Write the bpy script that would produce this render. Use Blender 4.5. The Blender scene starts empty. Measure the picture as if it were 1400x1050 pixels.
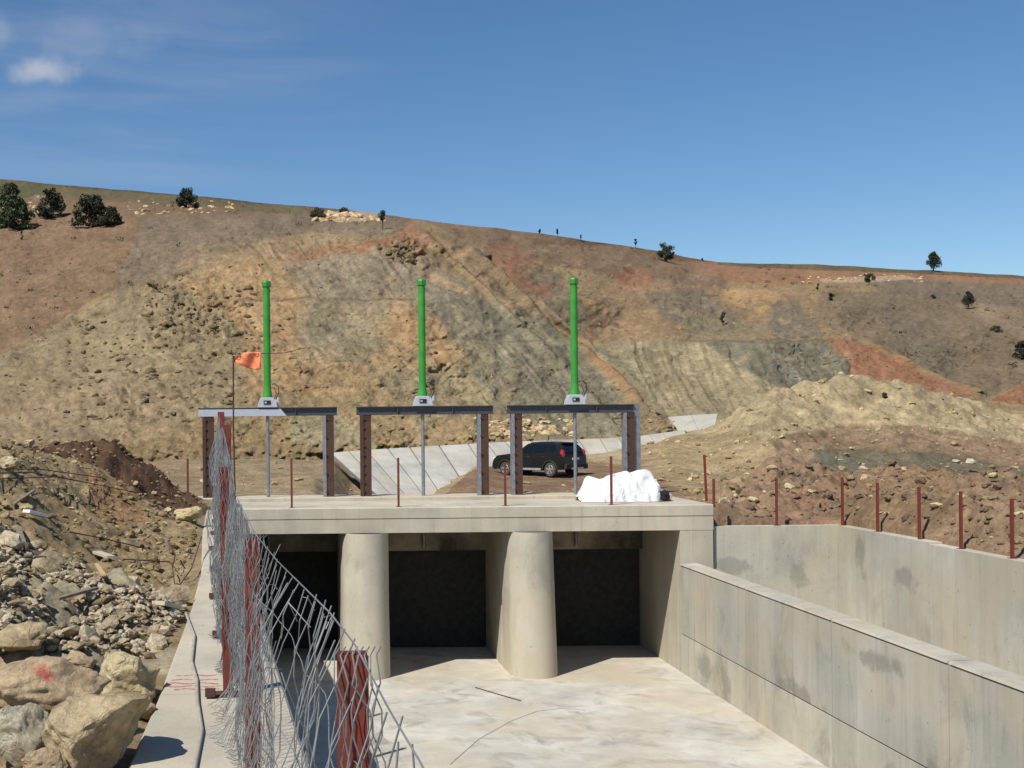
import bpy, math, random
import numpy as np
from mathutils import Vector, Matrix
random.seed(7); np.random.seed(7)
S = bpy.context.scene
COL = S.collection
PI = math.pi
# ------------------------------------------------------------------ camera
F = 1700.0; PX, PY = 415.0, 583.0; ROLL = 0.0095; EYE = 8.2
def P(u, v, Y):
    """world point at depth Y that the photo shows at pixel (u, v)"""
    du, dv = u-PX, v-PY
    return Vector(((du-ROLL*dv)*Y/F, Y, EYE-(dv+ROLL*du)*Y/F))
def PIX(x, y, z):
    a = x*F/y; b = -(z-EYE)*F/y
    return PX+a+ROLL*b, PY+b-ROLL*a
cd = bpy.data.cameras.new('camera'); cam = bpy.data.objects.new('camera', cd); COL.objects.link(cam)
n = math.sqrt(1+ROLL**2)
cam.matrix_world = Matrix(((1/n, ROLL/n, 0, 0), (0, 0, -1, 0), (-ROLL/n, 1/n, 0, EYE), (0, 0, 0, 1)))
cd.sensor_width = 36; cd.lens = 36*F/1400; cd.shift_x = (700-PX)/1400; cd.shift_y = (PY-525)/1400
cd.clip_start = 0.1; cd.clip_end = 5000
S.camera = cam
# ------------------------------------------------------------------ sun, sky, exposure
SUN = Vector((0.567, 0.557, -1.0)).normalized()
sl = bpy.data.lights.new('sun', 'SUN'); sl.energy = 4.3; sl.angle = math.radians(0.5); sl.color = (1.0, 0.955, 0.87)
so = bpy.data.objects.new('sun', sl); COL.objects.link(so); so.rotation_euler = SUN.to_track_quat('-Z', 'Y').to_euler(); so.location = (-30, -30, 60)
S.view_settings.view_transform = 'Standard'; S.view_settings.look = 'None'; S.view_settings.exposure = 0.28; S.view_settings.gamma = 1
W = bpy.data.worlds.new('World'); S.world = W; W.use_nodes = True
nt = W.node_tree; nt.nodes.clear()
def wn(t, **k):
    x = nt.nodes.new(t)
    for a, b in k.items(): setattr(x, a, b)
    return x
sky = wn('ShaderNodeTexSky', sky_type='NISHITA', sun_disc=False)
sky.sun_elevation = math.asin(-SUN.z); sky.sun_rotation = math.atan2(-SUN.x, -SUN.y)
sky.air_density = 1.0; sky.dust_density = 0.15; sky.ozone_density = 2.2; sky.altitude = 1100
tc = wn('ShaderNodeTexCoord')
mp = wn('ShaderNodeMapping'); mp.inputs['Scale'].default_value = (3.0, 3.0, 22.0); mp.inputs['Rotation'].default_value = (0, math.radians(7), 0)
nt.links.new(tc.outputs['Generated'], mp.inputs[0])
no = wn('ShaderNodeTexNoise'); no.inputs['Scale'].default_value = 1.3; no.inputs['Detail'].default_value = 6; no.inputs['Roughness'].default_value = .55; no.inputs['Distortion'].default_value = .5
nt.links.new(mp.outputs[0], no.inputs['Vector'])
def wmath(op, a, b=None, c=None):
    m = wn('ShaderNodeMath', operation=op)
    for i, q in enumerate((a, b, c)):
        if q is None: continue
        if isinstance(q, (int, float)): m.inputs[i].default_value = q
        else: nt.links.new(q, m.inputs[i])
    return m.outputs[0]
def wramp(src, lo, hi, mn=0, mx=1):
    m = wn('ShaderNodeMapRange', interpolation_type='SMOOTHSTEP')
    nt.links.new(src, m.inputs[0]); m.inputs[1].default_value = lo; m.inputs[2].default_value = hi; m.inputs[3].default_value = mn; m.inputs[4].default_value = mx
    return m.outputs[0]
def wdist(d, sc):
    """scaled distance of the view direction from direction d"""
    s = wn('ShaderNodeVectorMath', operation='SUBTRACT'); nt.links.new(tc.outputs['Generated'], s.inputs[0]); s.inputs[1].default_value = d
    q = wn('ShaderNodeVectorMath', operation='MULTIPLY'); nt.links.new(s.outputs[0], q.inputs[0]); q.inputs[1].default_value = sc
    l = wn('ShaderNodeVectorMath', operation='LENGTH'); nt.links.new(q.outputs[0], l.inputs[0]); return l.outputs['Value']
def dirof(u, v): return (P(u, v, 1.0)-Vector((0, 0, EYE))).normalized()
c1 = wmath('MULTIPLY', wramp(no.outputs['Fac'], .38, .72), wramp(wdist(dirof(130, 80), (4.2, 1, 7)), .25, 1.25, 1, 0))
c1 = wmath('MULTIPLY', c1, .15)
n2 = wn('ShaderNodeTexNoise'); n2.inputs['Scale'].default_value = 38; n2.inputs['Detail'].default_value = 5; nt.links.new(tc.outputs['Generated'], n2.inputs['Vector'])
d2 = wmath('ADD', wdist(dirof(60, 96), (40, 1, 92)), wmath('MULTIPLY', wmath('SUBTRACT', n2.outputs['Fac'], .5), 2.2))
c2 = wmath('MULTIPLY', wramp(d2, .1, 1.35, 1, 0), .55)
d3 = wmath('ADD', wdist(dirof(120, 60), (22, 1, 90)), wmath('MULTIPLY', wmath('SUBTRACT', n2.outputs['Fac'], .5), 3.0))
c3 = wmath('MULTIPLY', wramp(d3, .1, 1.6, 1, 0), .12)
d4 = wmath('ADD', wdist(dirof(-6, 48), (60, 1, 80)), wmath('MULTIPLY', wmath('SUBTRACT', n2.outputs['Fac'], .5), 2.0))
c4 = wmath('MULTIPLY', wramp(d4, .1, 1.3, 1, 0), .15)
cf = wmath('MINIMUM', wmath('ADD', wmath('ADD', wmath('ADD', c1, c2), c3), c4), 1.0)
mixs = wn('ShaderNodeMix', data_type='RGBA'); nt.links.new(cf, mixs.inputs['Factor']); hs = wn('ShaderNodeHueSaturation'); hs.inputs['Saturation'].default_value = 1.2; hs.inputs['Value'].default_value = 1.0; nt.links.new(sky.outputs[0], hs.inputs['Color']); nt.links.new(hs.outputs[0], mixs.inputs['A']); mixs.inputs['B'].default_value = (5.6, 5.7, 6.1, 1)
bg = wn('ShaderNodeBackground'); bg.inputs['Strength'].default_value = 0.088
ow = wn('ShaderNodeOutputWorld'); nt.links.new(mixs.outputs['Result'], bg.inputs[0]); nt.links.new(bg.outputs[0], ow.inputs[0])

# ------------------------------------------------------------------ numpy noise
def _h(a, b, c):
    x = (a.astype(np.int64)*374761393+b.astype(np.int64)*668265263+c.astype(np.int64)*2147483647) & 0xffffffff
    x = ((x ^ (x >> 13))*1274126177) & 0xffffffff
    x = (x ^ (x >> 16)) & 0xffffff
    return x/float(0xffffff)
def vn(x, y, z=0.0):
    x = np.asarray(x, float); y = np.asarray(y, float); z = np.zeros_like(x)+z
    xi, yi, zi = np.floor(x), np.floor(y), np.floor(z); fx, fy, fz = x-xi, y-yi, z-zi
    fx = fx*fx*(3-2*fx); fy = fy*fy*(3-2*fy); fz = fz*fz*(3-2*fz); r = 0
    for i in (0, 1):
        for j in (0, 1):
            for k in (0, 1):
                r = r+_h(xi+i, yi+j, zi+k)*(fx if i else 1-fx)*(fy if j else 1-fy)*(fz if k else 1-fz)
    return r*2-1
def fbm(x, y, z=0.0, o=5, g=.5):
    a = 1; s = 0; t = 0
    for i in range(o):
        s = s+a*vn(x*2**i+17.3*i, y*2**i+5.1*i, z*2**i if np.ndim(z) else z+i*3.7); t += a; a *= g
    return s/t*1.6
def lin(c): return tuple(((q/255)/12.92 if q/255 <= .04045 else ((q/255+.055)/1.055)**2.4) for q in c)

# ------------------------------------------------------------------ mesh helpers
class MB:
    def __init__(s): s.v = []; s.f = []
    def add(s, vs, fs):
        o = len(s.v); s.v += [tuple(q) for q in vs]; s.f += [tuple(o+i for i in f) for f in fs]; return s
    def box(s, a, b, taper=0):
        (x0, y0, z0), (x1, y1, z1) = a, b
        vs = [(x0, y0, z0), (x1, y0, z0), (x1, y1, z0), (x0, y1, z0), (x0, y0, z1), (x1, y0, z1), (x1, y1, z1), (x0, y1, z1)]
        return s.add(vs, [(0, 3, 2, 1), (4, 5, 6, 7), (0, 1, 5, 4), (1, 2, 6, 5), (2, 3, 7, 6), (3, 0, 4, 7)])
    def prism(s, poly, a, b, ax='x'):
        """polygon of (p, q) pairs extruded from a to b along ax"""
        m = len(poly)
        if ax == 'x': mk = lambda p, t: (t, p[0], p[1])
        elif ax == 'y': mk = lambda p, t: (p[0], t, p[1])
        else: mk = lambda p, t: (p[0], p[1], t)
        vs = [mk(p, a) for p in poly]+[mk(p, b) for p in poly]
        fs = [tuple(range(m))[::-1], tuple(range(m, 2*m))]+[(i, (i+1) % m, m+(i+1) % m, m+i) for i in range(m)]
        return s.add(vs, fs)
    def tube(s, pts, r, n=8, caps=True):
        pts = [Vector(p) for p in pts]; rs = r if isinstance(r, (list, tuple)) else [r]*len(pts)
        o = len(s.v); ref = None
        for i, p in enumerate(pts):
            d = (pts[min(i+1, len(pts)-1)]-pts[max(i-1, 0)])
            d = d.normalized() if d.length > 1e-9 else Vector((0, 0, 1))
            if ref is None: ref = Vector((1, 0, 0)) if abs(d.x) < .8 else Vector((0, 1, 0))
            a = d.cross(ref).normalized(); b = a.cross(d).normalized(); ref = b
            for k in range(n):
                t = 2*PI*k/n; s.v.append(tuple(p+(a*math.cos(t)+b*math.sin(t))*rs[i]))
        for i in range(len(pts)-1):
            for k in range(n):
                s.f.append((o+i*n+k, o+i*n+(k+1) % n, o+(i+1)*n+(k+1) % n, o+(i+1)*n+k))
        if caps:
            s.f.append(tuple(o+k for k in range(n))[::-1]); s.f.append(tuple(o+(len(pts)-1)*n+k for k in range(n)))
        return s
    def lathe(s, prof, c, n=20, axis='z'):
        """prof: (radius, height) pairs"""
        o = len(s.v); c = Vector(c)
        for r, h in prof:
            for k in range(n):
                t = 2*PI*k/n
                q = (r*math.cos(t), r*math.sin(t), h) if axis == 'z' else (r*math.cos(t), h, r*math.sin(t))
                s.v.append(tuple(c+Vector(q)))
        for i in range(len(prof)-1):
            for k in range(n): s.f.append((o+i*n+k, o+i*n+(k+1) % n, o+(i+1)*n+(k+1) % n, o+(i+1)*n+k))
        s.f.append(tuple(o+k for k in range(n))[::-1]); s.f.append(tuple(o+(len(prof)-1)*n+k for k in range(n)))
        return s
    def build(s, name, mat, parent=None, loc=None, bevel=0, smooth=False):
        me = bpy.data.meshes.new(name); me.from_pydata(s.v, [], s.f); me.update()
        import bmesh
        bm = bmesh.new(); bm.from_mesh(me); bmesh.ops.recalc_face_normals(bm, faces=bm.faces)
        if bevel:
            ed = [e for e in bm.edges if len(e.link_faces) == 2 and e.calc_face_angle(0) > .5]
            bmesh.ops.bevel(bm, geom=ed, offset=bevel, segments=2, affect='EDGES', profile=.6, clamp_overlap=True)
        bm.to_mesh(me); bm.free()
        if smooth:
            for p in me.polygons: p.use_smooth = True
        o = bpy.data.objects.new(name, me); COL.objects.link(o)
        if mat: me.materials.append(mat)
        if parent: o.parent = parent
        if loc: o.location = loc
        return o
def tag(o, label=None, cat=None, group=None, kind=None):
    if label: o['label'] = label
    if cat: o['category'] = cat
    if group: o['group'] = group
    if kind: o['kind'] = kind
    return o
def thing(name, label, cat, loc=(0, 0, 0), rz=0, group=None):
    o = bpy.data.objects.new(name, None); COL.objects.link(o); o.location = loc; o.rotation_euler = (0, 0, rz); o.empty_display_size = .3
    return tag(o, label, cat, group)
def copy_tree(o, parent=None):
    c = o.copy(); COL.objects.link(c); c.parent = parent
    for ch in [q for q in o.children]: copy_tree(ch, c)
    return c
def grid_obj(name, V, mat, col=None, smooth=True, parent=None):
    """V: (rows, cols, 3) array"""
    r, c, _ = V.shape
    idx = np.arange(r*c).reshape(r, c)
    q = np.stack([idx[:-1, :-1], idx[:-1, 1:], idx[1:, 1:], idx[1:, :-1]], -1).reshape(-1, 4)
    me = bpy.data.meshes.new(name)
    me.vertices.add(r*c); me.vertices.foreach_set('co', V.reshape(-1).astype(np.float32))
    me.loops.add(q.size); me.loops.foreach_set('vertex_index', q.reshape(-1).astype(np.int32))
    me.polygons.add(len(q)); me.polygons.foreach_set('loop_start', (np.arange(len(q))*4).astype(np.int32)); me.polygons.foreach_set('loop_total', np.full(len(q), 4, np.int32))
    me.update(calc_edges=True); me.validate()
    if smooth: me.polygons.foreach_set('use_smooth', np.ones(len(q), bool))
    if col is not None:
        a = me.color_attributes.new('Col', 'FLOAT_COLOR', 'POINT')
        cc = np.ones((r*c, 4), np.float32); cc[:, :3] = col.reshape(-1, 3); a.data.foreach_set('color', cc.reshape(-1))
    o = bpy.data.objects.new(name, me); COL.objects.link(o); me.materials.append(mat)
    if parent: o.parent = parent
    return o

# ------------------------------------------------------------------ materials
class NT:
    def __init__(s, name, rough=.8, metal=0, spec=.3):
        s.m = bpy.data.materials.new(name); s.m.use_nodes = True; s.t = s.m.node_tree
        s.b = s.t.nodes['Principled BSDF']; s.b.inputs['Roughness'].default_value = rough; s.b.inputs['Metallic'].default_value = metal
        s.b.inputs['Specular IOR Level'].default_value = spec
        s.tc = s.n('ShaderNodeTexCoord'); s.co = s.tc.outputs['Object']
    def n(s, t, **k):
        x = s.t.nodes.new(t)
        for a, b in k.items(): setattr(x, a, b)
        return x
    def L(s, a, b): s.t.links.new(a, b)
    def map(s, scale=(1, 1, 1), rot=(0, 0, 0), loc=(0, 0, 0)):
        m = s.n('ShaderNodeMapping'); m.inputs['Scale'].default_value = scale; m.inputs['Rotation'].default_value = rot; m.inputs['Location'].default_value = loc
        s.L(s.co, m.inputs[0]); return m.outputs[0]
    def noise(s, sc, det=5, ro=.55, vec=None, dist=0):
        x = s.n('ShaderNodeTexNoise'); x.inputs['Scale'].default_value = sc; x.inputs['Detail'].default_value = det; x.inputs['Roughness'].default_value = ro; x.inputs['Distortion'].default_value = dist
        s.L(vec or s.co, x.inputs['Vector']); return x.outputs['Fac']
    def rng(s, f, a, b, c, d):
        m = s.n('ShaderNodeMapRange'); s.L(f, m.inputs[0])
        for i, q in enumerate((a, b, c, d)): m.inputs[i+1].default_value = q
        return m.outputs[0]
    def math(s, op, a, b):
        m = s.n('ShaderNodeMath', operation=op)
        for i, q in enumerate((a, b)):
            if isinstance(q, (int, float)): m.inputs[i].default_value = q
            else: s.L(q, m.inputs[i])
        return m.outputs[0]
    def mix(s, f, a, b, bt='MIX'):
        m = s.n('ShaderNodeMix', data_type='RGBA', blend_type=bt)
        for k, q in (('Factor', f), ('A', a), ('B', b)):
            if isinstance(q, (int, float)): m.inputs[k].default_value = q
            elif isinstance(q, tuple): m.inputs[k].default_value = (*q[:3], 1)
            else: s.L(q, m.inputs[k])
        return m.outputs['Result']
    def grey(s, f):
        c = s.n('ShaderNodeCombineColor'); [s.L(f, c.inputs[i]) for i in range(3)]; return c.outputs[0]
    def bump(s, f, st=.5, d=.02):
        b = s.n('ShaderNodeBump'); b.inputs['Strength'].default_value = st; b.inputs['Distance'].default_value = d
        s.L(f, b.inputs['Height']); s.L(b.outputs[0], s.b.inputs['Normal'])
    def base(s, c):
        if isinstance(c, tuple): s.b.inputs['Base Color'].default_value = (*c[:3], 1)
        else: s.L(c, s.b.inputs['Base Color'])
        return s
def simple(name, c, rough=.6, metal=0, spec=.3, var=.25, sc=6, bumpd=0):
    m = NT(name, rough, metal, spec)
    f = m.rng(m.noise(sc), .3, .7, 1-var, 1+var)
    m.base(m.mix(1.0, c, m.grey(f), 'MULTIPLY'))
    if bumpd: m.bump(m.noise(sc*3), .5, bumpd)
    return m.m
def concrete(name, c=(.47, .428, .34), streak='z', stain=.5, dark=(.2, .185, .15), formw=1.25, axis='x', sand=(.50, .43, .31), patches=()):
    m = NT(name, .9, 0, .2)
    big = m.rng(m.noise(.35, 6, .6), .32, .68, .82, 1.14)
    st = m.noise(1.6, 5, .6, m.map((1.0, 1.0, .14) if streak == 'z' else (1, 1, 1)))
    stf = m.rng(st, .3, .7, .88, 1.1)
    fine = m.rng(m.noise(28, 4, .7), .3, .7, .93, 1.07)
    f = m.math('MULTIPLY', m.math('MULTIPLY', big, stf), fine)
    col = m.mix(1.0, c, m.grey(f), 'MULTIPLY')
    blot = m.rng(m.noise(.8, 7, .62, m.map((1, 1, .55), (0, 0, 0), (3, 7, 1)), .8), .53, .68, 0, 1)
    col = m.mix(m.math('MULTIPLY', blot, stain), col, dark)
    warm = m.rng(m.noise(.22, 6, .65, m.map((1, 1, 1), (0, 0, 0), (9, 2, 4))), .46, .62, 0, .7)
    col = m.mix(warm, col, sand)
    sx = m.n('ShaderNodeSeparateXYZ'); m.L(m.co, sx.inputs[0]); xy = m.math('ADD', sx.outputs[0], sx.outputs[1])
    def line(src, per, wd):
        fr = m.math('FRACT', m.math('MULTIPLY', src, 1/per), 0); return m.rng(m.math('ABSOLUTE', m.math('SUBTRACT', fr, .5), 0), .5-wd/per, .5, 0, 1)
    if streak == 'z' and formw:
        fl_ = m.math('MULTIPLY', line(xy, 1.22, .025), m.rng(m.noise(.7, 3), .42, .6, 0, .3)); col = m.mix(fl_, col, tuple(q*.45 for q in c))
        pn = m.n('ShaderNodeTexWhiteNoise', noise_dimensions='1D'); m.L(m.math('FLOOR', m.math('MULTIPLY', xy, 1/1.22), 0), pn.inputs['W']); col = m.mix(1.0, col, m.grey(m.rng(pn.outputs['Value'], 0, 1, .93, 1.05)), 'MULTIPLY')
        dr = m.rng(m.noise(2.4, 5, .65, m.map((1.3, 1.3, .07), (0, 0, 0), (5, 1, 0))), 0.55, .72, 0, .26); col = m.mix(dr, col, dark)
    for px_, py_, pz_, a_, b_ in patches:
        vd = m.n('ShaderNodeVectorMath', operation='SUBTRACT'); m.L(m.co, vd.inputs[0]); vd.inputs[1].default_value = (px_, py_, pz_)
        vm = m.n('ShaderNodeVectorMath', operation='MULTIPLY'); m.L(vd.outputs[0], vm.inputs[0]); vm.inputs[1].default_value = (1/a_, 1/a_, 1/b_)
        ln = m.n('ShaderNodeVectorMath', operation='LENGTH'); m.L(vm.outputs[0], ln.inputs[0])
        q = m.rng(m.math('ADD', ln.outputs['Value'], m.math('MULTIPLY', m.noise(1.6, 7, .65), 3.0)), 1.9, 2.35, .5, 0); col = m.mix(q, col, tuple(k*.42 for k in c))
    pit = m.rng(m.noise(9, 2, .5), .70, .76, 0, .5)
    col = m.mix(pit, col, (.12, .11, .09))
    oi = m.n('ShaderNodeObjectInfo'); rv = m.rng(oi.outputs['Random'], 0, 1, .93, 1.05); col = m.mix(1.0, col, m.grey(rv), 'MULTIPLY')
    m.base(col); m.bump(m.math('ADD', m.noise(30, 4, .7), m.math('MULTIPLY', m.noise(2.2), 2.0)), .35, .015)
    return m.m
def earth(name, scale=1.0, bumpd=.12, contrast=.35):
    m = NT(name, .97, 0, .1)
    a = m.n('ShaderNodeAttribute', attribute_name='Col')
    n1 = m.rng(m.noise(.9*scale, 8, .68), .3, .7, 1-contrast*.6, 1+contrast*.6)
    n2 = m.rng(m.noise(4.5*scale, 6, .7), .3, .7, 1-contrast*.7, 1+contrast*.7)
    v = m.n('ShaderNodeTexVoronoi'); v.inputs['Scale'].default_value = 2.6*scale; m.L(m.co, v.inputs['Vector'])
    vs = m.rng(v.outputs['Distance'], 0, .22, .0, 1)
    pale = m.math('MULTIPLY', m.math('SUBTRACT', 1.0, vs), m.rng(m.noise(.5*scale, 4), .5, .62, 0, .45))
    col = m.mix(1.0, a.outputs['Color'], m.grey(m.math('MULTIPLY', n1, n2)), 'MULTIPLY')
    col = m.mix(pale, col, (.44, .38, .27))
    m.base(col)
    m.bump(m.math('ADD', m.noise(2.2*scale, 8, .7), m.math('MULTIPLY', vs, .25)), .9, bumpd)
    return m.m
def metal_rust(name, c, rust=(.16, .055, .025), amt=.4, rough=.6, metal=.3, sc=5):
    m = NT(name, rough, metal, .4)
    f = m.rng(m.noise(sc, 6, .65), .5-.1, .5+.15, 0, amt)
    g = m.rng(m.noise(sc*5, 4, .6), .3, .7, .82, 1.18)
    m.base(m.mix(1.0, m.mix(f, c, rust), m.grey(g), 'MULTIPLY')); m.bump(m.noise(sc*8), .3, .004)
    return m.m
M = {}
M['conc'] = concrete('concrete_cast', stain=.22)
M['conc_pier'] = concrete('concrete_pier', (.47, .43, .34), stain=.35, formw=0)
M['conc_wall'] = concrete('concrete_wall_grey', (.40, .385, .33), stain=.5, dark=(.15, .145, .12), patches=((12.35, 31.2, 1.4, 1.6, .3), (12.35, 24.5, 1.3, .5, .5), (12.35, 27.0, 3.0, 1.6, .3)))
M['conc_base'] = concrete('concrete_wall_base', (.46, .435, .36), stain=.5, dark=(.20, .18, .14), patches=((12.35, 38.4, .7, 1.2, .5), (12.35, 36.6, .5, .6, .7), (12.35, 26, .5, .8, .5)))
M['conc_outer'] = concrete('concrete_outer_wall', (.475, .452, .375), stain=.35, dark=(.19, .18, .155), patches=((16.25, 41.05, 3.24, .55, .6), (13.96, 41.05, 3.43, .7, .35), (17.6, 36.5, 3.6, .9, .5), (17.6, 39.3, 4.0, .5, .8)))
M['conc_top'] = concrete('concrete_wall_top', (.46, .42, .34), 'n', .15)
M['conc_floor'] = concrete('concrete_floor', (.50, .475, .41), 'n', .7, (.24, .225, .185), sand=(.46, .385, .27))
M['conc_line'] = concrete('concrete_lining', (.42, .405, .355), 'n', .2)
M['conc_in'] = concrete('concrete_inside', (.075, .068, .056), 'z', .3)  # same concrete with the shade of the bays put into its colour
M['conc_shaded'] = concrete('concrete_shaded_inside', (.048, .045, .039), 'z', .3, (.03, .028, .025), sand=(.055, .05, .04))  # bay backs, deeper shade put into the concrete colour
M['hill'] = earth('hill_earth', .8, .16, .42)
M['dirt'] = earth('near_earth', 2.2, .06, .5)
M['mid'] = earth('mid_earth', 1.3, .12, .45)
M['rust'] = metal_rust('rusty_steel', (.085, .042, .028), (.06, .03, .022), .8, .75, .1)
M['primer'] = metal_rust('red_primer', (.19, .036, .024), (.09, .03, .022), .6, .65, 0.0, 7)
M['leaf'] = simple('shaded_gate_leaf', (.040, .038, .034), .85)  # gate leaf colour darkened to carry the shade inside the bays
M['steel'] = metal_rust('grey_steel', (.30, .31, .33), (.13, .12, .12), .5, .5, .5)
M['darksteel'] = metal_rust('dark_steel_beam', (.075, .08, .092), (.16, .13, .11), .3, .5, .4)
M['lightpaint'] = simple('pale_grey_paint', (.42, .45, .52), .5, 0, .4, .06)
M['green'] = simple('green_paint', (.045, .27, .035), .45, 0, .4, .2, 2.2)
M['gear'] = simple('gearbox_grey', (.47, .50, .53), .45, .1, .5, .1)
M['black'] = simple('black_rubber', (.02, .02, .022), .8)
M['wire'] = simple('galvanised_wire', (.23, .235, .235), .55, .3, .5, .3, 3)
M['orange'] = simple('orange_cloth', (.85, .27, .13), .8, 0, .2, .12, 4)
M['plank'] = simple('weathered_wood', (.22, .18, .14), .9, 0, .1, .3, 9, .004)
M['paleplank'] = simple('fresh_wood', (.52, .36, .2), .85, 0, .1, .2, 9)
M['cable'] = simple('cable_sheath', (.36, .33, .28), .7, 0, .2, .2)

# ================================================================== terrain
def in_poly(u, v, poly):
    r = np.zeros(u.shape, bool); m = len(poly)
    for i in range(m):
        x0, y0 = poly[i]; x1, y1 = poly[(i+1) % m]
        if y0 == y1: continue
        c = ((y0 > v) != (y1 > v)) & (u < (x1-x0)*(v-y0)/(y1-y0)+x0)
        r ^= c
    return r
def paint(C, u, v, regs, base, seed=0):
    B = np.array(lin(base)); C[...] = B
    N_ = [fbm(u/40+11*k, v/28+seed+5*k, 1.3*k, 5, .62) for k in range(4)]
    for k, (poly, c, al, wp) in enumerate(regs):
        acc = 0
        for q, s in enumerate((1.0, .45, 1.6)):
            acc = acc+in_poly(u+N_[(k+q) % 4]*wp*s, v+N_[(k+q+2) % 4]*wp*s*.7, poly)/3.0
        a = (acc*al)[..., None]; t = np.array(lin(c))
        g = t.mean(); t = t*.76+g*np.array((1.11, 1.0, .84))*.24; t = t*.88+B*.12*g/B.mean()
        C[...] = C*(1-a)+t*a
def smooth2(A, k):
    for _ in range(k):
        B = np.pad(A, 1, mode='edge'); A = (B[:-2, 1:-1]+B[2:, 1:-1]+B[1:-1, :-2]+B[1:-1, 2:]+2*B[1:-1, 1:-1])/6
    return A
# ---- far hillside: for each photo column the distance of the slope at heights between its toe and the skyline
HC = {
 -500: [(650, 84), (560, 100), (480, 125), (400, 150), (330, 185), (240, 230), (205, 300)],
 0: [(640, 84), (600, 90), (520, 105), (470, 122), (400, 145), (330, 175), (290, 200), (268, 240), (245, 300)],
 200: [(635, 84), (560, 95), (470, 112), (410, 126), (375, 136), (330, 155), (290, 185), (275, 225), (262, 290)],
 400: [(632, 84), (560, 93), (470, 108), (465, 112), (412, 122), (408, 127), (330, 143), (300, 165), (290, 200), (281, 290)],
 560: [(620, 84), (560, 92), (470, 106), (412, 117), (408, 124), (335, 137), (310, 150), (299, 200)],
 620: [(616, 84), (560, 93), (470, 109), (466, 113), (412, 124), (335, 146), (315, 160), (306, 200)],
 700: [(612, 84), (560, 93), (470, 110), (466, 116), (410, 131), (350, 156), (325, 180), (315, 205)],
 850: [(606, 84), (560, 99), (500, 116), (470, 127), (464, 134), (410, 150), (360, 180), (336, 215)],
 980: [(600, 88), (560, 98), (500, 116), (468, 125), (464, 134), (410, 155), (375, 190), (359, 260)],
 1150: [(600, 90), (540, 100), (468, 122), (464, 131), (420, 150), (390, 185), (375, 230), (363, 300)],
 1300: [(600, 92), (560, 100), (530, 112), (450, 150), (400, 200), (385, 240), (372, 300)],
 1400: [(600, 92), (545, 108), (480, 140), (420, 180), (392, 230), (377, 300)],
 1900: [(620, 92), (560, 105), (500, 140), (440, 180), (415, 230), (400, 300)]}
us = sorted(HC)
SKYL = [(-500, 205), (0, 245), (100, 254), (270, 268), (400, 281), (500, 290), (560, 299), (650, 309), (740, 319), (800, 328), (870, 338), (920, 347), (965, 356), (985, 359), (1130, 362), (1250, 369), (1400, 377), (1900, 402)]
def sky_v(u): return np.interp(u, [a for a, b in SKYL], [b for a, b in SKYL])
def toe_v(u): return np.interp(u, us, [HC[q][0][0] for q in us])
def hillY(u, v):
    u = np.asarray(u, float); v = np.asarray(v, float)
    out = np.zeros_like(u+v); tot = np.zeros_like(out)
    for i, q in enumerate(us):
        tab = HC[q]
        # rescale the last value to the true skyline so columns agree
        y = np.interp(-v, [-a for a, b in tab], [b for a, b in tab])
        lo = us[i-1] if i else q-1; hi = us[i+1] if i < len(us)-1 else q+1
        w = np.clip(np.minimum((u-lo)/(q-lo), (hi-u)/(hi-q)), 0, 1)
        if i == 0: w = np.where(u <= q, 1, w)
        if i == len(us)-1: w = np.where(u >= q, 1, w)
        out = out+y*w; tot = tot+w
    return out/np.maximum(tot, 1e-6)
def px2w(u, v, Y):
    du, dv = u-PX, v-PY
    return np.stack([(du-ROLL*dv)*Y/F, Y+0*u, EYE-(dv+ROLL*du)*Y/F], -1)
uu = np.concatenate([np.linspace(-500, -10, 130), np.linspace(-8, 1408, 1000), np.linspace(1411, 1900, 120)])
NW = 250
ww = np.linspace(0, 1, NW)
U, Wg = np.meshgrid(uu, ww)
sv = sky_v(U)+fbm(U/26, U*0, 3, 4)*0.9; tv = toe_v(U)
V = tv+(sv-tv)*Wg
Yh = smooth2(hillY(U, V), 4)
edge = np.clip((1-Wg)*9, 0, 1)
# striations running down to the right on the cut face, lumps elsewhere
sc_ = (U*.62+V*.78); tc_ = (U*.78-V*.62)
cut = in_poly(U+fbm(U/50, V/50)*18, V, [(180, 400), (330, 335), (560, 318), (700, 400), (930, 600), (150, 610)]).astype(float)
cut2 = in_poly(U+fbm(U/50, V/50)*18, V, [(850, 466), (1170, 466), (1190, 530), (900, 610)]).astype(float)
cut = smooth2(cut, 5); cut2 = smooth2(cut2, 5)
D = fbm(U/70, V/45, 4, 5, .5)*1.7
D += fbm(U/16, V/10, 9, 4, .6)*.42*(.35+.65*np.maximum(cut, cut2))*(1+.6*fbm(U/90, V/60, 6, 3))
stri = fbm(tc_/7, sc_/70, 3, 4, .6)
D += stri*.26*cut*(.4+np.clip(fbm(U/45, V/30, 71, 3)+.5, 0, 1.2))+fbm((U*.9-V*.4)/9, (U*.4+V*.9)/60, 5, 4, .6)*.45*cut2
# diagonal ribs where the two cut faces meet
def rib(pts, wd, amp):
    x = np.interp(V, [b for a, b in pts], [a for a, b in pts]); d = (U-x)
    inside = (V > pts[0][1]) & (V < pts[-1][1])
    return np.exp(-(d/wd)**2)*amp*inside
for pts, wd, amp in (([(560, 305), (640, 370), (720, 450), (800, 540), (850, 600)], 8, -2.0), ([(588, 318), (700, 425), (760, 470)], 4, 2.2), ([(640, 340), (790, 460), (905, 590)], 9, -2.2),
                     ([(668, 350), (760, 440), (860, 520), (925, 590)], 5, 2.4), ([(1130, 466), (1220, 490), (1330, 537)], 6, -2.0)):
    D += smooth2(rib(pts, wd, amp), 2)
# gully on the left between natural slope and cut
D += smooth2(rib([(250, 372), (150, 425), (60, 460), (20, 500)], 14, 1.6), 2)
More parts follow.
